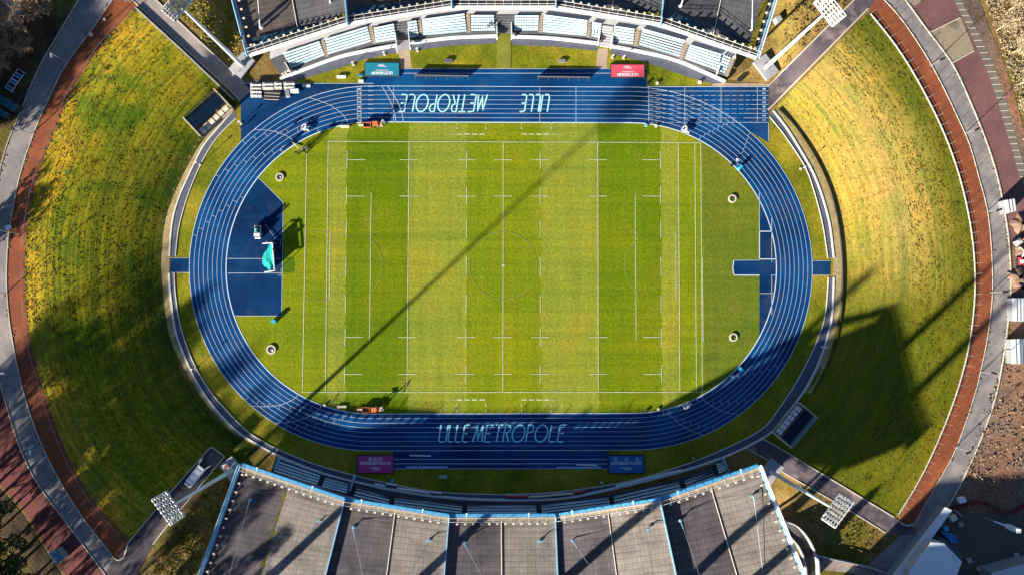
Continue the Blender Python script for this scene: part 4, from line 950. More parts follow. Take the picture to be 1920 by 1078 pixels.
# ------------------------------------------------------------------ planted concrete rings on the grass
def ring_planter(x, y, R0, label):
    r = empty('round_planter', label, 'round planter', P(x, y, .07), 0, 'round concrete rings on the grass')
    m = MB(); n = 28
    for k in range(n):
        a, b = 2*pi*k/n, 2*pi*(k+1)/n; q = lambda rr_, t, z: Vector((rr_*cos(t), rr_*sin(t), z))
        m.face([q(R0*.66, a, .3), q(R0, a, .3), q(R0, b, .3), q(R0*.66, b, .3)]); m.face([q(R0, a, 0), q(R0, b, 0), q(R0, b, .3), q(R0, a, .3)]); m.face([q(R0*.66, b, 0), q(R0*.66, a, 0), q(R0*.66, a, .3), q(R0*.66, b, .3)])
    m.build('concrete_ring', kerb_m, r)
    m = MB(); m.face([Vector((R0*.67*cos(2*pi*k/n), R0*.67*sin(2*pi*k/n), .06)) for k in range(n)]); m.build('pit', dark_m, r)
    m = MB(); rr = random.Random(int(x))
    for k in range(22):
        a = rr.uniform(0, 6.28); d = rr.uniform(0, .32*R0); m.box((d*cos(a)+.1, d*sin(a), .15+rr.uniform(0, .15)), (.22, .3, .1), a, .4)
    m.build('filling', patch_m if x > 1000 else steel, r)
ring_planter(524.5, 332.5, 1.12, 'white concrete ring near the corner of the blue throwing area')
ring_planter(508.5, 655, 1.25, 'grey concrete ring in the dappled shade south-west of the pitch')
ring_planter(1373, 373, 1.12, 'concrete ring with a plant on the north-east side grass')
ring_planter(1375, 632, 1.12, 'concrete ring with a plant on the south-east side grass')

# ------------------------------------------------------------------ small things
def thing(mb, name, m, label, cat, group=None): return tag(mb.build(name, m), label, cat, group)
def place(name, label, cat, x, y, rz=0, group=None, z=.12): return empty(name, label, cat, P(x, y, z), rz, group)
# two low walls of boards on the north apron
for k, (x0, x1, y) in enumerate(((777, 880, 144.5), (1007, 1106, 147))):
    c = P((x0+x1)/2, y, .1); r = empty('barrier_board', ('dark board wall west of the turf runway', 'dark board wall east of the turf runway')[k], 'board wall', c, -.01, 'board walls on the north apron'); L = (x1-x0)/M1
    MB().box((0, 0, .66), (L, .14, 1.25)).build('board', dark_m, r); MB().box((0, -.02, 1.31), (L, .16, .07)).build('top_rail', steel, r)
    for f in range(6): MB().box((-L/2+.3+(L-.6)*f/5, -.35, .05), (.1, .7, .08)).build('foot', steel, r)
# flatbed truck
r = place('utility_truck', 'small white flatbed truck on the blue throwing area', 'truck', 484.8, 431.5, .03)
m = MB(); m.box((0, 1.05, .75), (1.55, .12, .55)); m.box((-.75, -.1, .75), (.08, 2.3, .5)); m.box((.75, -.1, .75), (.08, 2.3, .5)); m.box((0, -.05, .48), (1.5, 2.4, .1)); m.build('flatbed', white_p, r)
m = MB(); m.box((0, -1.45, 1.55), (1.75, .9, .55), taper=.9); m.box((0, -1.45, 1.0), (1.7, 1.0, .8)); m.build('cab', white_p, r)
m = MB(); m.box((0, -2.15, .85), (1.55, .65, .6), taper=.92); m.build('bonnet', white_p, r)
m = MB(); m.box((0, -1.95, 1.38), (1.5, .1, .42), rx=-.5); m.build('windscreen', glass_m, r)
for sx in (-.78, .78):
    for sy in (-1.9, .5):
        w = MB().tube((sx-.1, sy, .35), (sx+.1, sy, .35), .36, n=14).build('wheel', dark_m, r)
m = MB(); m.box((0, -.05, .85), (1.2, 1.7, .6)); m.tube((-.2, -.6, 1.6), (.3, .7, 2.2), .42, .3, 10); m.build('load', teal_net, r)
m = MB(); m.tube((.3, -.4, .8), (.3, -.4, 3.0), .25, n=8); m.tube((-.1, .3, .8), (.2, .5, 2.7), .5, .4, 8); m.build('rolled_mat', dark_m, r)
# hammer cage net with frame
r = place('throwing_cage', 'teal throwing net sagging from a white frame', 'throwing cage', 508, 484, 0)
m = MB(); F4 = [P(497.5, 458, 0), P(516, 457, 0), P(520, 508, 0), P(501, 511, 0)]; o0 = P(508, 484, 0); F4 = [p-o0 for p in F4]; up = Vector((0, 0, 2.6))
for a, b in zip(F4[:-1], F4[1:]): m.tube(a+up, b+up, .16, n=6); 
for p in F4: m.tube(p, p+up, .1, n=6)
m.build('frame', white_p, r)
m = MB(); out = [(504, 459.5), (515, 459), (519.5, 506), (505, 509), (502, 502), (495.5, 499.5), (492, 492), (493, 482), (497, 473), (503, 467)]
c = Vector((0, 0, .55)); q = [P(x, y, 0)-o0+Vector((0, 0, 2.3 if x > 510 else .35)) for x, y in resample(out+[out[0]], 40)]
for a, b in zip(q[:-1], q[1:]):
    ca, cb_ = c.lerp(a, .55)+Vector((0, 0, .2)), c.lerp(b, .55)+Vector((0, 0, .2)); m.face([c, ca, cb_]); m.face([ca, a, b, cb_])
m.build('net', teal_net, r)
m = MB(); pp = [P(x, y, 0)-o0 for x, y in ((518, 449), (497, 421))]; m.tube(pp[0]+Vector((0, 0, .3)), pp[1]+Vector((0, 0, .2)), .07, n=5); m.build('loose_pole', steel, r)
for x, y, h in ((514, 455, 2.6), (518, 470.5, 2.8)):
    m = MB(); p = P(x, y, 0)-o0; m.box(p+Vector((0, 0, h/2)), (.35, .9, h), .5); m.box(p+Vector((0.6, 0, .1)), (1.6, .1, .15), -.2); m.build('net_post', dark_m, r)
# hurdle carts and benches in the north-west corner
def rack(x, y, cols, rz, label):
    r = place('hurdle_cart', label, 'hurdle cart', x, y, rz, 'white hurdle carts in the north-west corner')
    f = MB(); Lx = cols*.92
    for yy in (-.95, 0, .95): f.box((0, yy, .85), (Lx, .12, .14))
    for k in range(cols+1): f.box((-Lx/2+Lx*k/cols, 0, .85), (.16, 2.0, .14))
    for sx in (-1, 1):
        for sy in (-.9, .9): f.tube((sx*Lx/2, sy, 0), (sx*Lx/2, sy, .85), .06, n=5)
    f.build('frame', white_p, r)
    for k in range(cols):
        for yy in (-.45, .5):
            h = MB(); h.box((-Lx/2+Lx*(k+.5)/cols, yy, 1.0), (.72, .16, .30)); h.box((-Lx/2+Lx*(k+.5)/cols, yy-.22, .5), (.6, .3, .7)); h.build('hurdle', white_p if (k+int(yy*2)) % 2 else seat_w, r)
rack(481.5, 165, 3, 0, 'white hurdle cart at the west end of the back row'); rack(504, 164, 3, .02, 'second white hurdle cart in the back row'); rack(523, 163, 2, .03, 'third white hurdle cart in the back row'); rack(544, 163, 3, .03, 'white hurdle cart at the east end of the back row'); rack(482, 178, 3, 0, 'white hurdle cart alone in the front row')
r = place('bench_stack', 'stack of dark benches with cream edges beside the hurdle carts', 'bench stack', 511, 180, -.05)
for k, yy in enumerate((.9, 0, -.9)):
    m = MB(); m.box((0, yy, .4+.1*k), (4.6, .62, .35)); m.build('bench', dark_m, r); m = MB(); m.box((0, yy-.38, .62+.1*k), (4.4-.3*k, .12, .08)); m.build('edge_rail', seat_w, r)
r = place('equipment_trolley', 'dark wheeled trolley with a white box by the hurdle carts', 'trolley', 543, 176, .05)
m = MB(); m.box((-.4, 0, .6), (1.1, 1.5, .9), .1); m.tube((-.9, -.9, .4), (.2, -.9, .4), .3, n=10); m.build('trolley_body', steel, r); m = MB(); m.box((1.6, .4, .75), (2.2, 1.0, .8)); m.build('white_box', white_p, r)
for sx in (-.8, .1): MB().tube((sx, .85, .25), (sx, 1.0, .25), .25, n=10).build('wheel', dark_m, r)
# orange machine pairs on both sides of the pitch
for k, (x, y, lab) in enumerate(((700, 236, 'north'), (698, 767, 'south'))):
    r = place('maintenance_trailer', 'orange trailer with a dark hopper at the '+lab+' side of the pitch', 'trailer', x-11, y, 0, 'orange grass machines')
    m = MB(); m.box((0, .62, .6), (1.9, .1, .8)); m.box((0, -.62, .6), (1.9, .1, .8)); m.box((.95, 0, .6), (.1, 1.3, .8)); m.box((-.95, 0, .6), (.1, 1.3, .8)); m.box((0, 0, .25), (1.8, 1.2, .1)); m.build('hopper', orange_m, r)
    m = MB(); m.box((0, 0, .55), (1.7, 1.1, .4)); m.build('load', dark_m, r); m = MB(); m.box((-1.7, 0, .4), (1.5, .5, .15)); m.build('ramp', seat_w, r)
    for sx in (-.5, .5):
        for sy in (-.75, .75): MB().tube((sx, sy-.08, .22), (sx, sy+.08, .22), .22, n=10).build('wheel', dark_m, r)
    r = place('compact_tractor', 'small orange tractor with its boom up at the '+lab+' side of the pitch', 'tractor', x+8, y-1, .1, 'orange grass machines')
    m = MB(); m.box((-.5, 0, .8), (1.5, 1.0, .8), taper=.9); m.box((.9, .1, .7), (1.2, .6, .5)); m.build('body', orange_m, r)
    m = MB(); m.box((-.5, 0, 2.1), (1.3, 1.2, .12)); m.build('canopy', orange_m, r)
    m = MB(); [m.tube((-.5+a*.6, b*.55, 1.1), (-.5+a*.6, b*.55, 2.1), .05, n=4) for a in (-1, 1) for b in (-1, 1)]; m.box((.1, .6, .9), (.9, .25, .3)); m.box((1.1, -.5, .6), (.8, .3, .3)); m.build('frame', seat_w, r)
    m = MB(); m.tube((.9, 0, .9), (1.9, .7, 2.8), .14, n=6); m.tube((1.9, .7, 2.8), (2.2, -.5, 1.9), .1, n=6); m.build('boom', steel, r)
    for sx, rad in ((-.9, .5), (.8, .36)):
        for sy in (-.65, .65): MB().tube((sx, sy-.12, rad), (sx, sy+.12, rad), rad, n=12).build('wheel', dark_m, r)
# folded white frames
for x, y, rz, lab in ((1283, 243, -.6, 'white folding frame on wheels at the north-east bend'), (1285, 760, .6, 'white folding frame on wheels at the south-east bend'), (572, 240, -.5, 'white folding frame parked on the inner lanes of the north-west bend')):
    r = place('folding_frame', lab, 'frame', x, y, rz, 'white folding frames')
    m = MB(); [m.box((dx, dy, .7), s_) for dx, dy, s_ in ((-.6, 0, (.25, 1.6, .3)), (.6, 0, (.25, 1.6, .3)), (0, .7, (1.4, .25, .3)), (0, -.7, (1.4, .25, .3)), (1.1, -.3, (1.0, .3, .5)))]; m.build('frame', white_p, r)
    m = MB(); m.box((.3, -.1, 1.0), (.5, .9, .5)); m.build('seat', white_p, r)
    for sx in (-.7, .7): MB().tube((sx-.08, -.95, .28), (sx+.08, -.95, .28), .28, n=10).build('wheel', dark_m, r)
# bins, boxes and markers
def small(x, y, s, h, m, name, label, cat, rz=0, top=None, group=None):
    r = empty(name, label, cat, G(x, y, .1), rz, group); b = MB(); b.box((0, 0, h/2), (s[0], s[1], h), taper=.94); b.build('body', m, r)
    b = MB(); b.box((0, 0, h+.03), (s[0]*1.04, s[1]*1.04, .07)); b.box((0, s[1]*.4, h+.09), (s[0]*.4, .06, .06)); b.build('lid', top or m, r); return r
cyan_b = plain('cyan_plastic', (.03, .42, .62), .4)
small(1386, 315, (1.3, .8), 1.1, cyan_b, 'storage_bin', 'cyan bin at the inner kerb of the north-east bend', 'bin', .8, group='cyan bins round the pitch')
small(1387.5, 692, (1.3, .8), 1.1, cyan_b, 'storage_bin', 'cyan bin at the inner kerb of the south-east bend', 'bin', -.9, group='cyan bins round the pitch')
small(515, 602, (1.1, .8), 1.3, cyan_b, 'storage_bin', 'cyan bin at the south-east corner of the throwing area', 'bin', .1, group='cyan bins round the pitch')
small(647, 238, (2.3, .6), .3, seat_w, 'field_box', 'long cream box on the grass west of the north orange trailer', 'box'); small(641, 762, (2.4, .6), .3, seat_w, 'field_box', 'long cream box on the grass west of the south orange trailer', 'box')
small(663, 233, (.6, .5), .3, dark_m, 'field_box', 'small dark box beside the north long cream box', 'box'); small(658, 769, (.6, .5), .3, dark_m, 'field_box', 'small dark box beside the south orange trailer', 'box')
small(1211, 236, (.7, .6), .3, pale_blue, 'field_box', 'small blue box on the grass at the start of the north-east bend', 'box'); small(1230, 237, (.6, .7), .3, seat_w, 'field_box', 'small cream box on the grass at the start of the north-east bend', 'box')
small(1214, 768, (.6, .5), .3, dark_m, 'field_box', 'small dark box on the grass at the south-east bend', 'box'); small(1234, 767, (.6, .7), .3, seat_w, 'field_box', 'small cream box on the grass at the south-east bend', 'box')
small(609, 759, (.5, .5), .4, seat_w, 'field_box', 'small cream cube on the grass by the south-west bend', 'box')
small(841, 115, (2.0, .9), .35, mat('slate_lid', (.10, .10, .13)), 'cable_cover', 'dark slate cover on the grass west of the turf runway', 'cover'); small(1053.5, 115.5, (1.8, .8), .35, steel, 'cable_cover', 'grey cover on the grass east of the turf runway', 'cover')
small(640.5, 145, (2.4, .7), .35, white_p, 'field_box', 'long white box on the grass west of the teal sign', 'box'); small(676, 142, (1.2, .6), .3, teal_p, 'field_box', 'short teal box beside the teal sign', 'box'); small(677, 153, (1.3, .6), .3, white_p, 'field_box', 'short white box beside the track under the teal sign', 'box')
small(1214, 157.5, (.6, .6), .5, dark_m, 'field_box', 'dark cube at the track edge by the rose sign', 'box'); small(1232, 157, (.7, .7), .4, seat_w, 'field_box', 'cream cube at the track edge by the rose sign', 'box'); small(1311.5, 155.5, (.8, .7), .5, white_p, 'field_box', 'white cube on the grass at the north-east', 'box')
small(831, 893, (2.1, .8), .4, conc, 'field_box', 'grey concrete box on the shaded south grass', 'box'); small(736, 900, (.8, .7), .5, cyan_b, 'field_box', 'small cyan box near the south walkway', 'box'); small(1128, 904, (.9, .7), .4, conc, 'field_box', 'grey box in the shade by the south walkway', 'box')
small(1299.5, 859, (.8, .6), .4, steel, 'field_box', 'steel box on the dark south-east grass', 'box'); small(575, 162, (2.0, .6), .3, white_p, 'field_box', 'white slab on the track edge east of the hurdle carts', 'box')
small(1382, 300, (.5, .5), .4, white_p, 'field_box', 'small white cube north of the cyan bin at the north-east bend', 'box'); small(1371, 311, (.5, .5), .35, dark_m, 'field_box', 'small dark cube by the north-east cyan bin', 'box'); small(1374, 705, (.5, .5), .4, white_p, 'field_box', 'small white cube by the south-east cyan bin', 'box')
small(1386, 151, (1.3, .9), .7, dark_m, 'machine_box', 'black machine on the dry ground by the east end of the north stand', 'machine', .2); small(1455, 41, (1.5, 1.5), 2.2, conc, 'service_cabinet', 'grey cabinet against the east edge of the north roof', 'cabinet', .5)
# loose rails lying on the south runway
for x0, y0, x1, y1, lab in ((769, 853, 808, 854, 'short white rail by the magenta sign'), (761, 875.5, 839, 875, 'long pale rail with cross pieces on the south runway'), (1043, 876, 1127, 875.5, 'long pale rail near the blue sign'), (1081, 870.5, 1120, 871.5, 'thin white rail just above the long one near the blue sign')):
    m = MB(); m.wall([P(x0, y0, .1), P(x1, y1, .1)], .42 if x1-x0 > 50 else .25, .3)
    if x0 == 761:
        for k in range(4): m.wall([P(771+k*7, 875, .4), P(774+k*7, 872, .4)], .18, .12)
    thing(m, 'loose_rail', pale_blue if x1-x0 > 50 else white_p, lab, 'rail', 'rails lying on the south runway')
# advert banners on the shaded south walkway
def banner(x0, y0, x1, y1, m, lab):
    a, b = P(x0, y0, .1), P(x1, y1, .1); r = empty('banner_board', lab, 'banner board', (a+b)/2, atan2(b.y-a.y, b.x-a.x), 'boards standing along the south walkway'); L = (b-a).length
    MB().box((0, 0, .5), (L, .35, .75), rx=.25).build('board', m, r); MB().box((0, .25, .3), (L*.96, .1, .5)).build('back_frame', steel, r)
banner(703, 906, 724, 910, white_p, 'short white board at the west end of the row'); banner(725, 905, 746, 908, white_p, 'white board just east of the short first one')
banner(744.5, 913.5, 806, 922, white_p, 'long white board in the west part of the south walkway'); banner(808, 920.5, 829, 923, white_p, 'white board at the east end of the west group')
for x0, y0, x1, y1, lab in ((949, 929, 990, 929.5, 'red board in the middle of the south walkway'), (991, 930, 1033, 927.5, 'red and white board east of the middle one'), (1034, 926.5, 1075, 923.5, 'red board next to the red and white one'), (1077, 921.5, 1096, 920, 'short bright red board ending the red group')): banner(x0, y0, x1, y1, red_m if 'white' not in lab else seat_w, lab)
banner(1154, 910, 1200, 899, white_p, 'long white board at the west end of the east group'); banner(1197, 899, 1240, 889, white_p, 'long white board in the middle of the east group'); banner(1237, 889, 1278, 880, white_p, 'long white board at the east end of the south walkway')

# van
r = empty('parked_van', 'silver white van parked with its rear doors open on the south-west ramp road', 'van', G(371, 888, .12), atan2(1, .80)); r.scale = (1.28, 1.08, 1.12)
vm = plain('silver_white_paint', (.74, .78, .80), .3)
m = MB(); m.box((.2, 0, 1.25), (4.3, 2.0, 1.9), taper=.95); m.build('body', vm, r); m = MB(); m.box((-2.35, 0, .95), (1.0, 1.95, 1.1), taper=.88); m.build('bonnet', white_p, r)
m = MB(); m.box((-1.98, 0, 1.75), (.10, 1.7, .75), rx=0); m.box((-1.93, 0, 2.13), (.25, 1.6, .04)); m.build('windscreen', glass_m, r)
m = MB(); [m.box((-1.2+k*1.3, 0, 2.24), (.07, 1.5, .06)) for k in range(3)]; m.box((.2, .8, 2.26), (3.6, .06, .06)); m.box((.2, -.8, 2.26), (3.6, .06, .06)); m.build('roof_rack', steel, r)
m = MB(); m.box((2.5, 0, 1.2), (.35, 1.7, 1.6)); m.build('cargo_opening', dark_m, r)
for s in (-1, 1): MB().box((2.85, s*1.18, 1.25), (.95, .08, 1.7), s*.35).build('rear_door', vm, r)
for sx in (-1.7, 1.5):
    for sy in (-.95, .95): MB().tube((sx, sy-.1, .36), (sx, sy+.1, .36), .36, n=14).build('wheel', dark_m, r)
for s in (-1, 1): MB().box((-2.84, s*.7, .9), (.08, .35, .2)).build('headlight', seat_w, r)
r = empty('road_roller', 'small orange and white machine at the foot of the south-west mast', 'machine', G(425, 872, .1), .3)
MB().box((0, 0, .7), (1.8, 1.2, .8), taper=.85).build('body', white_p, r); MB().box((.2, -.1, 1.25), (1.0, .7, .3), .5).build('engine_cover', orange_m, r)
for s in (-.8, .8): MB().tube((s, -.6, .35), (s, .6, .35), .35, n=12).build('drum', dark_m, r)

# ------------------------------------------------------------------ lamp posts
def lamp_post(x, y, hx, hy, label, headm, h=7.0, hs=(1.5, .55)):
    b = G(x, y); r = empty('street_lamp', label, 'lamp post', b, 0, 'lamp posts along the perimeter road'); t = P(hx, hy, b.z+h)-b; t2 = Vector((t.x, t.y, 0)); arm = min(t2.length, 2.6); d = t2.normalized() if t2.length > .01 else Vector((1, 0, 0)); e = d*arm+Vector((0, 0, h))
    m = MB(); m.tube((0, 0, 0), (0, 0, h), .12, .09, 8); m.build('post', steel, r); m = MB(); m.tube((0, 0, h-.1), e, .07, n=6); m.build('arm', steel, r)
    m = MB(); m.box(e+Vector((0, 0, .05)), (hs[0], hs[1], .16), atan2(d.y, d.x)); m.build('lamp_head', headm, r)
for i, (x, y, hx, hy) in enumerate(((1744, 124, 1767, 111), (1810, 250, 1832, 243), (1851, 397, 1873, 394), (1857, 548, 1885, 547), (1840, 697, 1864, 699), (1790, 838, 1816, 848))):
    lamp_post(x, y, hx, hy, ('dark-headed lamp post by the beige paving square', 'second dark-headed lamp post down the east road', 'dark-headed lamp post opposite the white cabin', 'dark-headed lamp post at the two mast shadows', 'dark-headed lamp post opposite the two white containers', 'southernmost dark-headed lamp post on the east road')[i], dark_m)
for i, (x, y, hx, hy) in enumerate(((247, 7, 236, 2), (125, 117, 96, 104), (60, 252, 32, 242), (35, 438, -4, 432), (13, 549, -18, 547), (32, 697, 3, 700), (88, 836, 56, 848))):
    lamp_post(x, y, hx, hy, ('lamp post at the north tip of the west bank', 'lamp post on the west road near the glass tables', 'lamp post on the west road below the parked trailers', 'lamp post beside the tree shade on the west road', 'lamp post halfway down the west road', 'lamp post on the pale south-west stretch of road', 'lamp post in the shaded south-west stretch of road')[i], white_p if i > 2 else steel, 7.5, (1.1, .5))
for i, (x, y, lab) in enumerate(((375, 309, 'short post on the north-west lawn strip'), (367, 691, 'short post on the south-west lawn strip'), (1501, 317, 'short post with a white box on the north-east lawn strip'), (1541, 650, 'short post with a white box on the shaded south-east walkway'), (663, 122, 'short post by the teal sign'), (721, 103, 'short post west of the west footpath'), (783, 96, 'short post east of the west footpath'), (1148, 109, 'short post beside the east footpath'), (1169, 110, 'short post north of the rose sign'), (452, 232, 'short post at the corner of the north-west apron'))):
    b = P(x, y, .1); r = empty('speaker_post', lab, 'post', b, 0, 'short posts round the track')
    MB().tube((0, 0, 0), (0, 0, 1.9 if i > 3 else 3.0), .08, n=6).build('post', steel, r); MB().box((0, 0, 2.0 if i > 3 else 3.1), (.6, .35, .35), .6).build('speaker_box', white_p, r)
    MB().box((0, 0, .1), (.6, .6, .25)).build('base_plate', kerb_m, r)

# ------------------------------------------------------------------ fences
def fence(pts, h, gap, lab, m, rails=2, rr=.05, group=None, thick=.06):
    q = [G(x, y, .05) for x, y in resample(spline(pts, 6), 400)]; d = 0; last = None
    r = empty('fence', lab, 'fence', q[0], 0, group); pm = []; o = Vector(q[0]); acc = 0
    L = sum((b-a).length for a, b in zip(q[:-1], q[1:])); n = int(L/gap); k = 0; run = 0
    for a, b in zip(q[:-1], q[1:]):
        seg = (b-a).length
        while k*gap <= run+seg and k <= n:
            pm.append(a.lerp(b, (k*gap-run)/seg)-o); k += 1
        run += seg
    post = MB().tube((0, 0, 0), (0, 0, h), thick, n=5).build('post', m, r); post.location = pm[0]
    for p in pm[1:100]:
        c = post.copy(); COL.objects.link(c); c.parent = r; c.location = p
    rb = MB()
    for j in range(max(rails, 1)):
        z = h*(j+1)/rails if rails else .45
        for a, b in zip(pm[:-1], pm[1:]): rb.tube(a+Vector((0, 0, z)), b+Vector((0, 0, z)), rr, n=4, cap=False)
    rb.build('rail', m, r)
fence([(248, 24), (190, 92), (140, 166), (101, 252), (73, 331), (55, 411), (48, 490), (49, 560), (59, 640), (81, 725), (106, 800), (141, 880), (186, 950), (236, 1006)], 2.1, 2.9, 'steel fence between the red path and the west bank', steel, 1, .035)
fence([(1632, 27), (1680, 88), (1722, 155), (1765, 240), (1795, 320), (1815, 400), (1826, 480), (1827, 560), (1816, 650), (1792, 740), (1757, 830), (1722, 902), (1684, 964)], 3.6, 2.75, 'tall grey fence between the east bank and the red path', steel, 0, .04, thick=.04)
m = MB(); m.wall([G(x, y, .05) for x, y in resample(spline([(1632, 27), (1680, 88), (1722, 155), (1765, 240), (1795, 320), (1815, 400), (1826, 480), (1827, 560), (1816, 650), (1792, 740), (1757, 830), (1722, 902), (1684, 964)]), 100)], .18, .28)
thing(m, 'boundary_wall', kerb_m, 'low pale wall along the outer edge of the east bank', 'wall')
m = MB(); m.wall([P(x, y, .02) for x, y in resample(spline([(1459, 206), (1484, 231), (1509, 265), (1535, 309), (1557, 361), (1571, 420), (1578, 480), (1579, 540), (1576, 590), (1567, 638), (1550, 688), (1524, 735)]), 100)], .14, .62)
thing(m, 'boundary_wall', mat('dark_stained_wood', (.05, .04, .03), (.03, .025, .02), 1), 'low dark board wall at the foot of the east bank', 'wall')

# ------------------------------------------------------------------ people
def person(x, y, rz, shirt, trousers, label, stride=.18, arm=.35, z=.12):
    J = {'pelvis': (0, 0, .95, .125), 'waist': (0, 0, 1.1, .12), 'chest': (0, 0, 1.35, .15), 'neck': (0, 0, 1.52, .055), 'head': (0, -.01, 1.62, .085), 'crown': (0, .01, 1.74, .085)}
    E = [('pelvis', 'waist'), ('waist', 'chest'), ('chest', 'neck'), ('neck', 'head'), ('head', 'crown')]
    for s, n in ((1, 'l'), (-1, 'r')):
        f = stride*s
        J.update({n+'hip': (s*.1, 0, .9, .09), n+'knee': (s*.11, -f*.6-.03, .5, .06), n+'ankle': (s*.11, -f+.03, .09, .04), n+'toe': (s*.12, -f-.16, .04, .035), n+'sh': (s*.19, 0, 1.42, .06), n+'el': (s*.26, f*.7*arm/.35, 1.15, .042), n+'wr': (s*.25, f*arm/.35-.12, .93, .03), n+'hand': (s*.24, f*arm/.35-.18, .85, .032)})
        E += [('pelvis', n+'hip'), (n+'hip', n+'knee'), (n+'knee', n+'ankle'), (n+'ankle', n+'toe'), ('chest', n+'sh'), (n+'sh', n+'el'), (n+'el', n+'wr'), (n+'wr', n+'hand')]
    def skinned(names, k, name, m):
        idx = {nm: i for i, nm in enumerate(names)}; me = bpy.data.meshes.new(name)
        me.from_pydata([J[nm][:3] for nm in names], [(idx[a], idx[b]) for a, b in E if a in idx and b in idx], [])
        o = bpy.data.objects.new(name, me); COL.objects.link(o); md = o.modifiers.new('skin', 'SKIN')
        for i, nm in enumerate(names):
            sv = me.skin_vertices[0].data[i]; sv.radius = (J[nm][3]*k, J[nm][3]*k); sv.use_root = (i == 0)
        o.modifiers.new('sub', 'SUBSURF').levels = 1; me.materials.append(m); return o
    body = skinned(list(J), 1, 'person', skin_m); body.location = P(x, y, z); body.rotation_euler = (0, 0, rz)
    tag(body, label, 'person')
    for o in (skinned(['waist', 'chest', 'lsh', 'lel', 'rsh', 'rel'], 1.18, 'shirt', shirt), skinned(['pelvis', 'lhip', 'lknee', 'lankle', 'rhip', 'rknee', 'rankle'], 1.2, 'trousers', trousers)): o.parent = body
    h = MB(); n = 10
    for i in range(5):
        for j in range(n):
            def hp(a, b): t = a/5*pi*.55; return Vector((.105*sin(t)*cos(2*pi*b/n), .115*sin(t)*sin(2*pi*b/n)+.02, 1.70+.115*cos(t)))
            h.face([hp(i, j), hp(i+1, j), hp(i+1, j+1), hp(i, j+1)] if i else [hp(0, 0), hp(1, j), hp(1, j+1)])
    h.build('hair', hair_m, body)
green_c = plain('olive_cloth', (.12, .16, .05), .8); whitec = plain('white_cloth', (.6, .6, .6), .8)
person(539.5, 244.5, 1.9, green_c, navy_cloth, 'person in an olive top running round the north-west bend', .35, .4)
person(503, 454.5, .4, red_m, navy_cloth, 'person in a red jacket standing beside the teal net')
person(534, 276.5, .3, orange_m, navy_cloth, 'person in an orange top kneeling distance from the inner kerb, north-west grass')
person(528.5, 284, 2.2, whitec, navy_cloth, 'person in a white top on the north-west grass near the kerb')
person(556, 288, 1.2, navy_cloth, navy_cloth, 'person in dark clothes west of the equipment on the north-west pitch corner')
person(452.5, 241, 2.0, navy_cloth, navy_cloth, 'person in dark clothes at the lower corner of the north-west apron')
for k, (x, y, c) in enumerate(((912, 52, red_m), (917, 53, navy_cloth), (922, 49, red_m), (925, 55, whitec))):
    person(x, y, .2*k, c, navy_cloth, ('spectator in red at the west of the small group by the turf runway', 'spectator in dark clothes in the middle of the small group', 'spectator in red in the back row of the small group', 'spectator in white at the east of the small group')[k], z=2.9, stride=.05)
r = place('camera_stand', 'dark equipment stands on the north-west corner of the pitch', 'equipment stand', 570, 283, 0)
for k, (dx, dy, h) in enumerate(((-1.5, -.9, 2.6), (0, 0, 3.0), (.6, -.6, 3.2), (1.0, .5, 2.6))):
    m = MB(); m.tube((dx, dy, 0), (dx, dy, h), .16, n=6); m.box((dx, dy, h), (.7, .45, .5), .5*k); [m.tube((dx, dy, .9), (dx+.6*cos(a), dy+.6*sin(a), 0), .05, n=4) for a in (0, 2.1, 4.2)]; m.build('tripod', dark_m if k % 2 == 0 else steel, r)
r = place('field_ladder', 'grey pole lying between dark stands on the north-west grass', 'pole', 553, 272, 0)
m = MB(); m.tube(P(548, 266, .2)-P(553, 272, .12), P(560, 279, .5)-P(553, 272, .12), .12, n=6); m.build('rod', steel, r); m = MB(); m.box(P(548, 265.5, .6)-P(553, 272, .12), (.5, .5, 1.2)); m.build('stand', dark_m, r)

# ------------------------------------------------------------------ yards and buildings at the edges
def building(name, label, cat, pts, h, wallm, roofm, group=None, ribs=0, z=None, tilt_=0.0):
    q = [G(x, y) for x, y in pts]; z0 = min(p.z for p in q); zr = z0+h; q2 = [P(x, y, zr) for x, y in pts]; c = sum(q2, Vector())/len(q2); c.z = z0
    r = empty(name, label, cat, c, 0, group); loc = [p-c for p in q2]
    MB().prism([(p.x*.985, p.y*.985) for p in loc], 0, h-.12).build('wall', wallm, r)
    m = MB(); m.prism([(p.x, p.y) for p in loc], h-.12, h+.08); ro = m.build('roof', roofm, r)
    if ribs:
        m = MB()
        for k in range(1, ribs): a = Vector(loc[0]).lerp(loc[1], k/ribs); b = Vector(loc[3]).lerp(loc[2], k/ribs); a.z = b.z = h+.08; m.wall([a, b], .12, .10)
        m.build('roof_rib', wallm, ro)
    return r
building('site_cabin', 'white cabin with blue trim at the edge of the pink paving', 'cabin', [(1883, 376), (1902, 373), (1905, 396), (1887, 401)], 2.8, steel, white_p, None, 3)
building('site_container', 'white container by the east road, the northern one', 'container', [(1899, 559), (1919, 559), (1919, 602), (1900, 602)], 2.8, steel, white_p, 'white containers by the east road', 3)
building('site_container', 'long grey container just east of the northern white one', 'container', [(1921, 559), (1942, 559), (1942, 602), (1921, 602)], 2.8, steel, pale_blue, 'white containers by the east road', 3)
building('site_container', 'white container by the east road, the southern one', 'container', [(1896, 636), (1911, 635), (1913, 682), (1898, 682)], 2.8, steel, white_p, 'white containers by the east road', 2)
building('site_container', 'slate blue container touching the southern white one', 'container', [(1912, 635), (1942, 635), (1942, 682), (1914, 682)], 2.8, steel, plain('slate_blue_sheet', (.12, .18, .26), .5), 'white containers by the east road', 8)
building('boundary_canopy', 'long white canopy wall beside the south-east road', 'canopy', [(1772, 950), (1785, 956), (1694, 1082), (1670, 1082)], 3.2, steel, white_p)
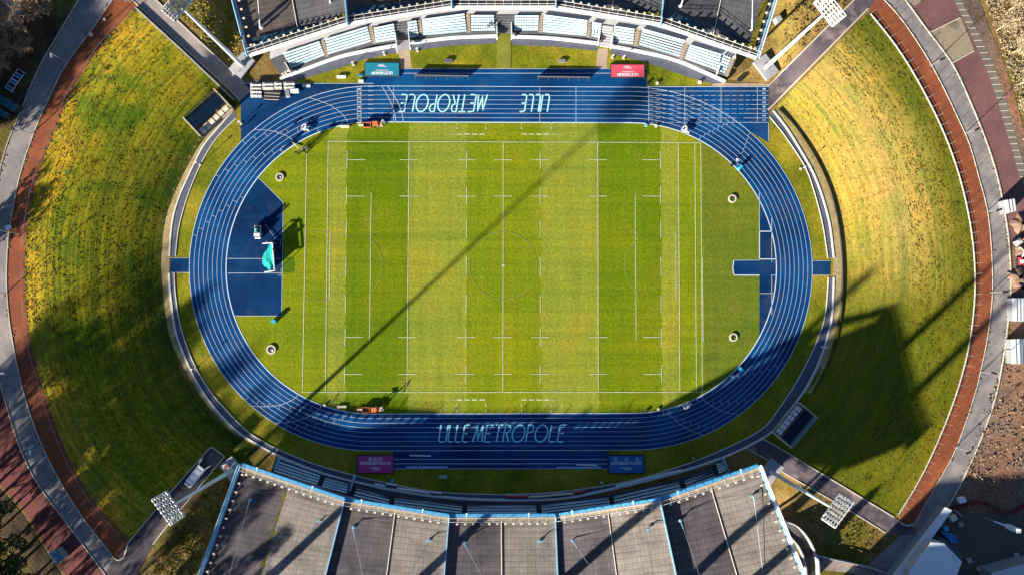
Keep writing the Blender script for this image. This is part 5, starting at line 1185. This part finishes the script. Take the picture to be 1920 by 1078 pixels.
building('warehouse', 'white warehouse with three stepped roof bays in the south-east corner', 'warehouse', [(1745, 1016), (1770, 1018), (1803, 1052), (1786, 1100), (1700, 1100), (1705, 1070)], 6.5, conc, plain('pale_sheet_roof', (.68, .76, .80), .5))
MATS['pale_sheet_roof'].node_tree.nodes['Principled BSDF']
w = MB()
for k, (pts) in enumerate(([(1762, 1040), (1787, 1062), (1780, 1078), (1752, 1054)], [(1748, 1056), (1776, 1080), (1768, 1100), (1738, 1072)], [(1736, 1072), (1758, 1092), (1748, 1110), (1726, 1090)], [(1772, 1030), (1800, 1054), (1793, 1068), (1765, 1038)])):
    a = [P(x, y, 0) for x, y in [(x, y) for x, y in pts]]; a = [P(x, y, 7.6) for x, y in pts]; w.prism([(p.x, p.y) for p in a], 6.6, 7.7+.2*k)
thing(w, 'roof_extension', plain('pale_sheet_roof', (.42, .50, .55), .5), 'stepped skylight boxes on top of the white warehouse', 'skylights')
building('site_container', 'bright blue container behind the white canopy', 'container', [(1768, 998), (1794, 1004), (1795, 1018), (1785, 1018)], 2.6, blue_metal, blu_p, None, 4)
building('tarpaulin_shelter', 'grey green tarpaulin shelter between blue container and warehouse', 'shelter', [(1757, 1006), (1770, 1009), (1806, 1042), (1796, 1050), (1768, 1030)], 2.4, steel, plain('grey_green_tarpaulin', (.07, .11, .13), .7))
building('tall_hall', 'tall hall standing just outside the south-east corner of the picture, seen only by its shade', 'hall', [(1540, 1195), (1960, 1160), (1990, 1400), (1560, 1420)], 14.5, conc, steel)
building('exhibition_hall', 'white building with a red edge in the south-east corner', 'building', [(1860, 1074), (1925, 1056), (1960, 1052), (1960, 1120), (1865, 1120)], 6, steel, plain('white_membrane_roof', (.48, .54, .58), .6))
small(1799.5, 935, (1.7, 1.3), 1.4, white_p, 'site_box', 'white box at the north end of the white canopy', 'box', .3); small(1782.5, 968, (1.6, 1.4), 1.5, seat_w, 'site_box', 'cream box behind the white canopy', 'box', .4); small(1769, 988, (1.2, 1.2), 1.4, cyan_b, 'water_tank', 'round-cornered cyan tank behind the canopy', 'tank', .2); small(1799, 981, (1.1, 1.1), .9, tan_conc, 'site_box', 'tan crate on the dark yard slab', 'crate', .3)
small(1815, 1049, (1.1, 1.1), .8, conc, 'site_box', 'grey cube on the dark yard east of the warehouse', 'box', .2); small(1904, 1039, (1.0, 1.0), .8, conc, 'site_box', 'grey cube near the red-edged building', 'box', .2); small(1834, 1065, (1, 1), .6, conc, 'site_box', 'low grey box west of the red-edged building', 'box')
r = empty('crane_arm', 'white lifting arm lying over the dark yard slab', 'crane', G(1889, 986, .1), 0)
a = P(1889, 986, 5.3)-r.location; b = P(1841, 968, 5.3)-r.location; mid = a.lerp(b, .6)
MB().box((a.x, a.y, .9+5/2), (1.1, 1.1, 5)).build('tower', white_p, r); m = MB(); m.box(a+Vector((0, 0, .9)), (1.4, 1.1, .9), -.4); m.build('cab', white_p, r); MB().tube(a+Vector((0, 0, .7)), mid+Vector((0, 0, .7)), .28, .2, 6).build('boom', white_p, r); MB().tube(mid+Vector((0, 0, .7)), b+Vector((0, 0, .7)), .1, .06, 6).build('jib', steel, r)
m = MB(); m.wall([G(x, y, .06) for x, y in resample(spline([(1783, 951), (1800, 947), (1822, 940), (1845, 941), (1862, 951), (1878, 959), (1896, 959), (1912, 950), (1925, 944)]), 50)], .55, 1.0)
thing(m, 'mesh_barrier', plain('dark_red_mesh', (.09, .006, .015), .8), 'winding dark red barrier across the yard', 'barrier')
m = MB(); m.wall([G(x, y, .06) for x, y in ((1785, 953), (1800, 965))], .25, 1.2); thing(m, 'short_wall', conc, 'short grey wall running from the end of the white canopy', 'wall')
for i, (x, y) in enumerate(((1905, 455), (1912, 490))):
    r = empty('digger', ('white mini digger on the building site', 'red and white digger on the building site')[i], 'digger', G(x, y, .2), .6+i)
    MB().box((0, 0, .9), (2.0, 1.5, .9), taper=.9).build('body', red_m if i else seat_w, r); MB().box((-.2, .3, 1.8), (.9, .8, 1.0), taper=.85).build('cab', white_p, r)
    for s in (-.8, .8): MB().box((0, s, .3), (2.3, .4, .55)).build('track', dark_m, r)
    m = MB(); m.tube((1, 0, 1.0), (2.4, 0, 2.2), .18, n=6); m.tube((2.4, 0, 2.2), (3.6, .2, .9), .14, n=6); m.build('boom', seat_w if i else orange_m, r); MB().box((3.6, .2, .6), (.6, .7, .5)).build('bucket', steel, r)
for i, (x, y, s) in enumerate(((1912, 420, 2.6), (1908, 520, 3.0), (1916, 470, 2.2), (1912, 540, 2.4))):
    m = MB(); rr = random.Random(i); c = G(x, y)
    N = 14
    for a in range(5):
        for b in range(N):
            def q(i_, j_): rad = s*(1-i_/5)*(1+.25*sin(j_*2.1+i)*((j_ % N) > 0)); return Vector((c.x+rad*cos(2*pi*(j_ % N)/N), c.y+rad*sin(2*pi*(j_ % N)/N), c.z+1.4*sin(i_/5*pi/2)))
            m.face([q(a, b), q(a, b+1), q(a+1, b+1), q(a+1, b)])
    thing(m, 'soil_heap', soil, ('northernmost soil heap by the diggers', 'wide soil heap south of the diggers', 'small soil heap between the diggers', 'soil heap just above the northern white container')[i], 'soil heap', 'soil heaps on the building site')
# north-west corner yard
building('shed', 'grey shed with a mottled roof in the north-west corner', 'shed', [(-30, -40), (14, -30), (20, 12), (-4, 40), (-40, 30)], 5, conc, steel)
for i, pts in enumerate(([(0, 178), (16, 186), (10, 200), (-10, 192)], [(17, 187), (34, 198), (24, 210), (9, 200)], [(0, 204), (15, 211), (9, 222), (-10, 214)], [(-20, 168), (-2, 176), (-10, 190), (-28, 182)])):
    building('parked_trailer', ('teal-roofed trailer at the edge, north of the pair', 'teal-roofed trailer nearest the west road', 'teal-roofed trailer south of the others', 'teal-roofed trailer partly out of frame')[i], 'trailer', pts, 2.6, dark_m, plain('dark_teal_roof', (.02, .12, .16), .4), 'teal trailers in the north-west yard', 2)
r = empty('glass_table_rack', 'white frame of six dark glass panels in the north-west yard', 'rack', G(31.5, 153), radians(57)); 
m = MB(); [m.box((-3.0+k, 0, .9), (.12, 2.1, .14)) for k in range(7)]; [m.box((0, s*1.05, .9), (6.1, .12, .14)) for s in (-1, 0, 1) if s]; m.box((0, 0, .84), (.3, 2.1, .2)); [m.tube((a*3, b, 0), (a*3, b, .9), .06, n=4) for a in (-1, 1) for b in (-1, 1)]; m.build('frame', white_p, r)
for k in range(6): MB().box((-2.5+k, 0, .86), (.86, 1.95, .06)).build('glass_panel', glass_m if k % 2 else teal_p, r)
small(17.5, 427, (1.1, 1.0), 1.0, white_p, 'utility_box', 'white box on the west road beside the lamp post', 'box', .2)
small(171, 66, (.9, .8), .6, seat_w, 'utility_box', 'cream box on the north-west red path', 'box', .6); small(197, 38, (.5, .5), .5, seat_w, 'utility_box', 'tiny cream cube on the north-west red path', 'box', .3)
building('bus_shelter', 'blue glass-roofed shelter on the south-west paving', 'shelter', [(91, 1036), (106, 1028), (121, 1046), (105, 1058)], 2.5, steel, plain('blue_glass_roof', (.05, .22, .34), .3), None, 4)
# spiral ramp at the south-east corner of the south stand
def polyw(pts, n=24): return [G(x, y, .12) for x, y in resample(spline(pts), n)]
o_, i_ = polyw([(1462, 972), (1488, 981), (1508, 1002), (1520, 1024), (1528, 1045), (1530, 1082)]), polyw([(1470, 992), (1482, 1006), (1494, 1020), (1503, 1038), (1508, 1056), (1510, 1082)])
r = empty('curved_ramp', 'dark curved ramp with pale rims beside the south stand roof', 'ramp', o_[0]); m = MB()
for a, b, c, d in zip(o_[:-1], o_[1:], i_[1:], i_[:-1]): m.face([p-o_[0]+Vector((0, 0, .2)) for p in (a, b, c, d)])
m.build('ramp_surface', dark_m, r); m = MB(); m.wall([p-o_[0] for p in o_], .25, 2.6); m.build('outer_wall', conc, r); m = MB(); m.wall([p-o_[0] for p in i_], .3, 1.2); m.build('inner_wall', conc, r)
m = MB(); m.wall([G(x, y) for x, y in resample([(1530, 1040), (1580, 1050), (1622, 1060), (1660, 1072)], 20)], .2, 1.5); thing(m, 'garden_wall', conc, 'grey wall leading from the curved ramp to the south-east road', 'wall')
struct(drape('service_path_south_east', [(1530, 1042), (1622, 1058), (1670, 1070)], [(1530, 1066), (1622, 1078), (1660, 1090)], asphalt_l, .08, 20, 2))
rng = random.Random(11)
rust = plain('rust_leaf', (.22, .09, .03), .9)
m = MB()
for k in range(260):
    t = rng.random(); x = 1478+28*t+rng.uniform(-3, 3); y = 1012+60*t+rng.uniform(-4, 4); p = G(x, y, .2); m.box(p, (.5, .4, .15), rng.random()*6, rng.random())
tag(m.build('fallen_leaves', rust), kind='stuff')

# ------------------------------------------------------------------ trees
def bare_tree(x, y, h, seed, label, barkm, spread=.55, twig=1.0, group='bare trees round the stadium'):
    rg = random.Random(seed); b = G(x, y); r = empty('bare_tree', label, 'tree', b, rg.random()*6, group); tk = MB(); cr = MB()
    def br(p, d, L, rad, lv):
        e = p+d*L; (tk if lv < 2 else cr).tube(p, e, rad, rad*.6, 6 if lv < 2 else 3, cap=False)
        if lv >= 5: return
        n = (5, 4, 4, 3, 3)[lv]
        for k in range(n):
            ax = Vector((rg.uniform(-1, 1), rg.uniform(-1, 1), rg.uniform(-.2, .7))).normalized(); nd = (d*(.75 if lv else .9)+ax*spread*(1.3 if lv == 0 else 1.5)).normalized(); nd.z = max(nd.z, -.1)
            br(p.lerp(e, rg.uniform(.45, 1)), nd, L*rg.uniform(.55, .78), max(rad*.5, .028*twig), lv+1)
    br(Vector((0, 0, 0)), Vector((rg.uniform(-.1, .1), rg.uniform(-.1, .1), 1)).normalized(), h*.36, h*.018, 0)
    tk.build('trunk', barkm, r); cr.build('crown', barkm, r); return r
def leafy(x, y, h, R, seed, label, m1, m2, group='evergreen trees in the south-west corner', dens=1.0, off_=False):
    rg = random.Random(seed); b = G(x, y); r = empty('leafy_tree', label, 'tree', b, rg.random()*6, group)
    tk = MB(); tk.tube((0, 0, 0), (0, 0, h*.7), h*.022, h*.008, 7, cap=False)
    cl = [(Vector((rg.gauss(0, R*.42), rg.gauss(0, R*.42), h*rg.uniform(.35, .92))), R*rg.uniform(.25, .45)) for _ in range(16)]
    for c, s in cl[:9]: tk.tube((0, 0, c.z*.55), c, h*.009, .04, 4, cap=False)
    tk.build('trunk', bark_m, r)
    for mi, mm in enumerate((m1, m2)):
        m = MB()
        for c, s in cl[mi::2]:
            for k in range(int(150*dens)):
                d = Vector((rg.gauss(0, 1), rg.gauss(0, 1), rg.gauss(0, 1))).normalized()*s*rg.uniform(.55, 1.05); d.z *= .8; p = c+d
                u = Vector((rg.gauss(0, 1), rg.gauss(0, 1), rg.gauss(0, .6))).normalized()*rg.uniform(.25, .5); v = u.cross(Vector((rg.gauss(0, 1), rg.gauss(0, 1), rg.gauss(0, 1)))).normalized()*rg.uniform(.12, .28)
                m.face([p-u, p+v, p+u, p-v])
        m.build('crown', mm, r)
    return r
bark_m = mat('grey_brown_bark', (.09, .065, .045), (.06, .045, .035), 1, .9)
pale_bark = mat('pale_bark', (.42, .34, .22), (.30, .24, .15), 1, .9)
brown_tw = mat('brown_twigs', (.34, .235, .15), (.24, .165, .11), 1, .9)
ev1 = mat('dark_green_leaf', (.030, .048, .012), (.045, .060, .015), .5, .8); ev2 = mat('olive_leaf', (.06, .062, .015), (.045, .042, .014), .5, .8)
for i, (x, y, h) in enumerate(((1890, 22, 11), (1925, 55, 12), (1868, 58, 9), (1896, 100, 11), (1930, 130, 12), (1905, 160, 10), (1922, 200, 12), (1935, 235, 11), (1918, 262, 9), (1948, 20, 12), (1878, -12, 11))):
    bare_tree(x, y, h, 40+i, ('pale bare tree highest on the east edge strip', 'pale bare tree at the frame edge beside the highest one', 'pale bare tree nearest the grey slab strip', 'pale bare tree level with the beige paving square', 'pale bare tree at the frame edge level with the second pink paving', 'pale bare tree close to the dirt track', 'pale bare tree low on the east edge strip', 'pale bare tree at the frame edge near the end of the slab strip', 'southernmost pale bare tree of the east strip', 'pale bare tree mostly out of frame in the north-east corner', 'pale bare tree cut off by the top of the picture')[i], pale_bark, .6, 1.5, 'pale bare trees on the east edge')
for i, (x, y, h) in enumerate(((8, 108, 11), (48, 60, 11), (78, 22, 12), (20, 132, 9), (40, 98, 9), (110, -6, 11), (-12, 75, 12), (30, 30, 12), (10, 60, 12), (62, 95, 9), (92, 30, 11), (-5, 20, 12), (2, 140, 10))):
    bare_tree(x, y, h, 70+i, ('brown bare tree above the glass rack', 'brown bare tree in the middle of the north-west grove', 'brown bare tree near the top of the north-west grove', 'small brown bare tree touching the glass rack', 'small brown bare tree in the north-west grove', 'brown bare tree cut off by the top of the picture', 'brown bare tree by the left frame edge', 'brown bare tree beside the grey shed', 'brown bare tree between the shed and the glass rack', 'brown bare tree near the dark road edge in the north-west grove', 'brown bare tree in the upper right part of the north-west grove', 'brown bare tree over the grey shed roof', 'brown bare tree just left of the glass rack')[i], brown_tw, .6, 1.6, 'brown bare trees in the north-west corner')
for i, (x, y, h, R) in enumerate(((8, 985, 14, 5.5), (38, 1035, 13, 5), (70, 1075, 14, 5), (-15, 1050, 16, 6), (15, 940, 12, 4.5), (-30, 930, 18, 6))):
    leafy(x, y, h, R, 90+i, ('dark evergreen west of the south-west paving', 'dark evergreen left of the blue glass shelter', 'dark evergreen below the blue glass shelter', 'tall evergreen in the south-west corner of the picture', 'northernmost evergreen of the south-west group', 'tall evergreen at the left frame edge')[i], ev1, ev2)
# tall trees standing just out of the frame: their shade falls across the west bank and the south-west corner
for i, (x, y, h, R) in enumerate(((-120, 900, 27, 7), (-60, 985, 28, 7), (-20, 1110, 28, 7), (60, 1160, 27, 6), (130, 1200, 27, 6), (-150, 1000, 29, 8), (210, 1190, 24, 5), (-62, 478, 10, 5), (-50, 278, 17, 7), (-75, 225, 19, 7), (-65, 165, 19, 7), (-105, 285, 21, 8), (-60, 105, 17, 7), (-130, 215, 22, 8), (-45, 60, 17, 7), (-150, 330, 22, 8), (290, 1230, 22, 5), (-95, 965, 27, 8), (-170, 870, 27, 8), (10, 1190, 26, 7), (-60, 1130, 28, 8), (-210, 940, 30, 8))):
    leafy(x, y, h*.76, R, 120+i, 'tall tree just outside the picture, seen only by its shadow', ev1, ev2, 'tall trees outside the picture', 1.6 if y < 400 else .85)
for i, (x, y, h) in enumerate(((-90, 820, 22), (10, 1060, 20), (40, 1120, 22), (100, 1130, 20), (-40, 1010, 22))):
    bare_tree(x, y, h*.78, 150+i, 'tall bare tree at the south-west edge, seen mostly by its shadow', bark_m, .5, 2.2, 'tall bare trees at the south-west edge')
rg = random.Random(21); m = MB()
for E in (RED_L, ROAD_L[:12], RED_R, ROAD_R[:12], L_OUT, R_OUT):
    E = resample(spline(E), 300)
    for k in range(170):
        i = rg.randrange(300); c = rg.gauss(0, 2.2); q = (E[i][0]+c, E[i][1]+rg.gauss(0, 1.5)); sz = rg.uniform(.12, .5)
        m.box(G(q[0], q[1], .12), (sz*1.5, sz*.8, .08), rg.random()*3, rg.random()*.3)
tag(m.build('leaf_debris', mat('brown_litter', (.10, .075, .035), (.16, .14, .03), .5, .9)), kind='stuff')
# long grass standing in mower rows on both banks
from mathutils import noise as mnoise
def tufts(name, IN, OUT, m, n, v0, v1, seed, hs):
    rg = random.Random(seed); A = resample(spline(IN), 600); B = resample(spline(OUT), 600); mb_v = []; mb_f = []; c = 0
    while c < n:
        u = rg.random(); v = rg.uniform(v0, v1); i = int(u*599.9)
        d = mnoise.noise(Vector((u*8+seed, v*70, seed)))*.5+mnoise.noise(Vector((u*60, v*9, seed+7)))*.5
        if d < rg.uniform(-.25, .35): continue
        q = lerp(A[i], B[i], v); p = G(q[0], q[1], .05); c += 1; h = rg.uniform(.5, 1)*hs
        t = Vector((B[i][0]-A[i][0], A[i][1]-B[i][1], 0)).normalized(); t = Vector((-t.y, t.x, 0))
        for k in (0, 1):
            a = (t if k == 0 else Vector((rg.uniform(-1, 1), rg.uniform(-1, 1), 0)).normalized())*rg.uniform(.15, .42); l = Vector((rg.uniform(-.15, .15), rg.uniform(-.15, .15), h)); j = len(mb_v)
            mb_v += [tuple(p-a), tuple(p+a), tuple(p+a*.5+l), tuple(p-a*.6+l)]; mb_f.append((j, j+1, j+2, j+3))
    me = bpy.data.meshes.new(name); me.from_pydata(mb_v, [], mb_f); me.materials.append(m); o = bpy.data.objects.new(name, me); COL.objects.link(o); tag(o, kind='stuff')
tl = grass_mat('tall_olive_grass', [(0.060, 0.064, 0.005), (0.085, 0.084, 0.006), (0.115, 0.100, 0.008)], 0.08, 0.4, None, 0)
ty = grass_mat('dry_golden_grass', [(0.20, 0.15, 0.03), (0.25, 0.18, 0.04), (0.15, 0.12, 0.02)], 0.08, 0.3, None, 0)
tufts('long_grass', L_IN, L_OUT, tl, 4000, .01, .80, 1, .08)
tufts('dry_grass', L_IN, L_OUT, ty, 3000, .78, .99, 2, .08)
tufts('dry_grass', R_IN, R_OUT, ty, 2500, .02, .60, 3, .07)
tufts('long_grass', R_IN, R_OUT, tl, 3500, .55, .99, 4, .08)
# shrubs in the corner wedges
def shrubs(name, box, n, m, seed, smin=.25, smax=.6, test=None):
    rg = random.Random(seed); mb = MB(); c = 0
    while c < n:
        x, y = rg.uniform(box[0], box[2]), rg.uniform(box[1], box[3])
        if test and not test(x, y): continue
        c += 1; p = G(x, y, 0); s = rg.uniform(smin, smax)
        for k in range(7):
            d = Vector((rg.gauss(0, s*.6), rg.gauss(0, s*.6), abs(rg.gauss(0, s*.6)))); u = Vector((rg.gauss(0, 1), rg.gauss(0, 1), rg.gauss(0, .7))).normalized()*s*.45; v = u.cross(Vector((rg.gauss(0, 1), rg.gauss(0, 1), 1))).normalized()*s*.3
            q = p+d; mb.face([q-u, q+v, q+u, q-v])
    tag(mb.build(name, m), kind='stuff')
side_ = lambda x, y, a, b: (b[0]-a[0])*(y-a[1])-(b[1]-a[1])*(x-a[0])
shrubs('undergrowth', (300, 0, 462, 150), 300, mat('olive_shrub', (.17, .15, .02), (.22, .17, .04), .5, .9), 1, .3, .7, lambda x, y: side_(x, y, (296, 0), (462, 150)) < -900 and side_(x, y, (425, 0), (463, 100)) > 300)
shrubs('undergrowth', (1440, 0, 1600, 160), 170, mat('dry_scrub', (.20, .13, .05), (.12, .09, .03), .5, .9), 2, .3, .7, lambda x, y: side_(x, y, (1598, 0), (1440, 158)) > 900 and x > 1470)
shrubs('weeds', (285, 905, 430, 1078), 520, moss_m, 3, .25, .6, lambda x, y: side_(x, y, (425, 858), (262, 1078)) < -900 and side_(x, y, (450, 875), (372, 1078)) > 900)
shrubs('weeds', (1500, 900, 1650, 1060), 130, mat('olive_weed', (.07, .075, .015), (.12, .09, .02), .5, .9), 4, .25, .6, lambda x, y: side_(x, y, (1465, 883), (1650, 992)) > 900 and y < 1035)
rg = random.Random(8); m = MB()
for k in range(420):
    x, y = rg.uniform(1790, 1925), rg.uniform(610, 1000)
    if x < 1900-(y-600)*.37+8: continue
    sz = rg.uniform(.15, .6)*rg.uniform(.3, 1.0); m.box(G(x, y, .1), (sz*1.6, sz, sz*.7), rg.random()*3, rg.random()*.6)
tag(m.build('rubble', mat('pale_rubble', (.19, .15, .12), (.11, .085, .07), .8, .9)), kind='stuff')
shrubs('scrub', (1780, 740, 1930, 960), 200, brown_tw, 5, .25, .6, lambda x, y: x > (1900-(y-600)*.37)+6)
shrubs('dry_scrub_growth', (1850, 0, 1930, 300), 800, pale_bark, 6, .2, .5, lambda x, y: x > 1840+y*.32+8)
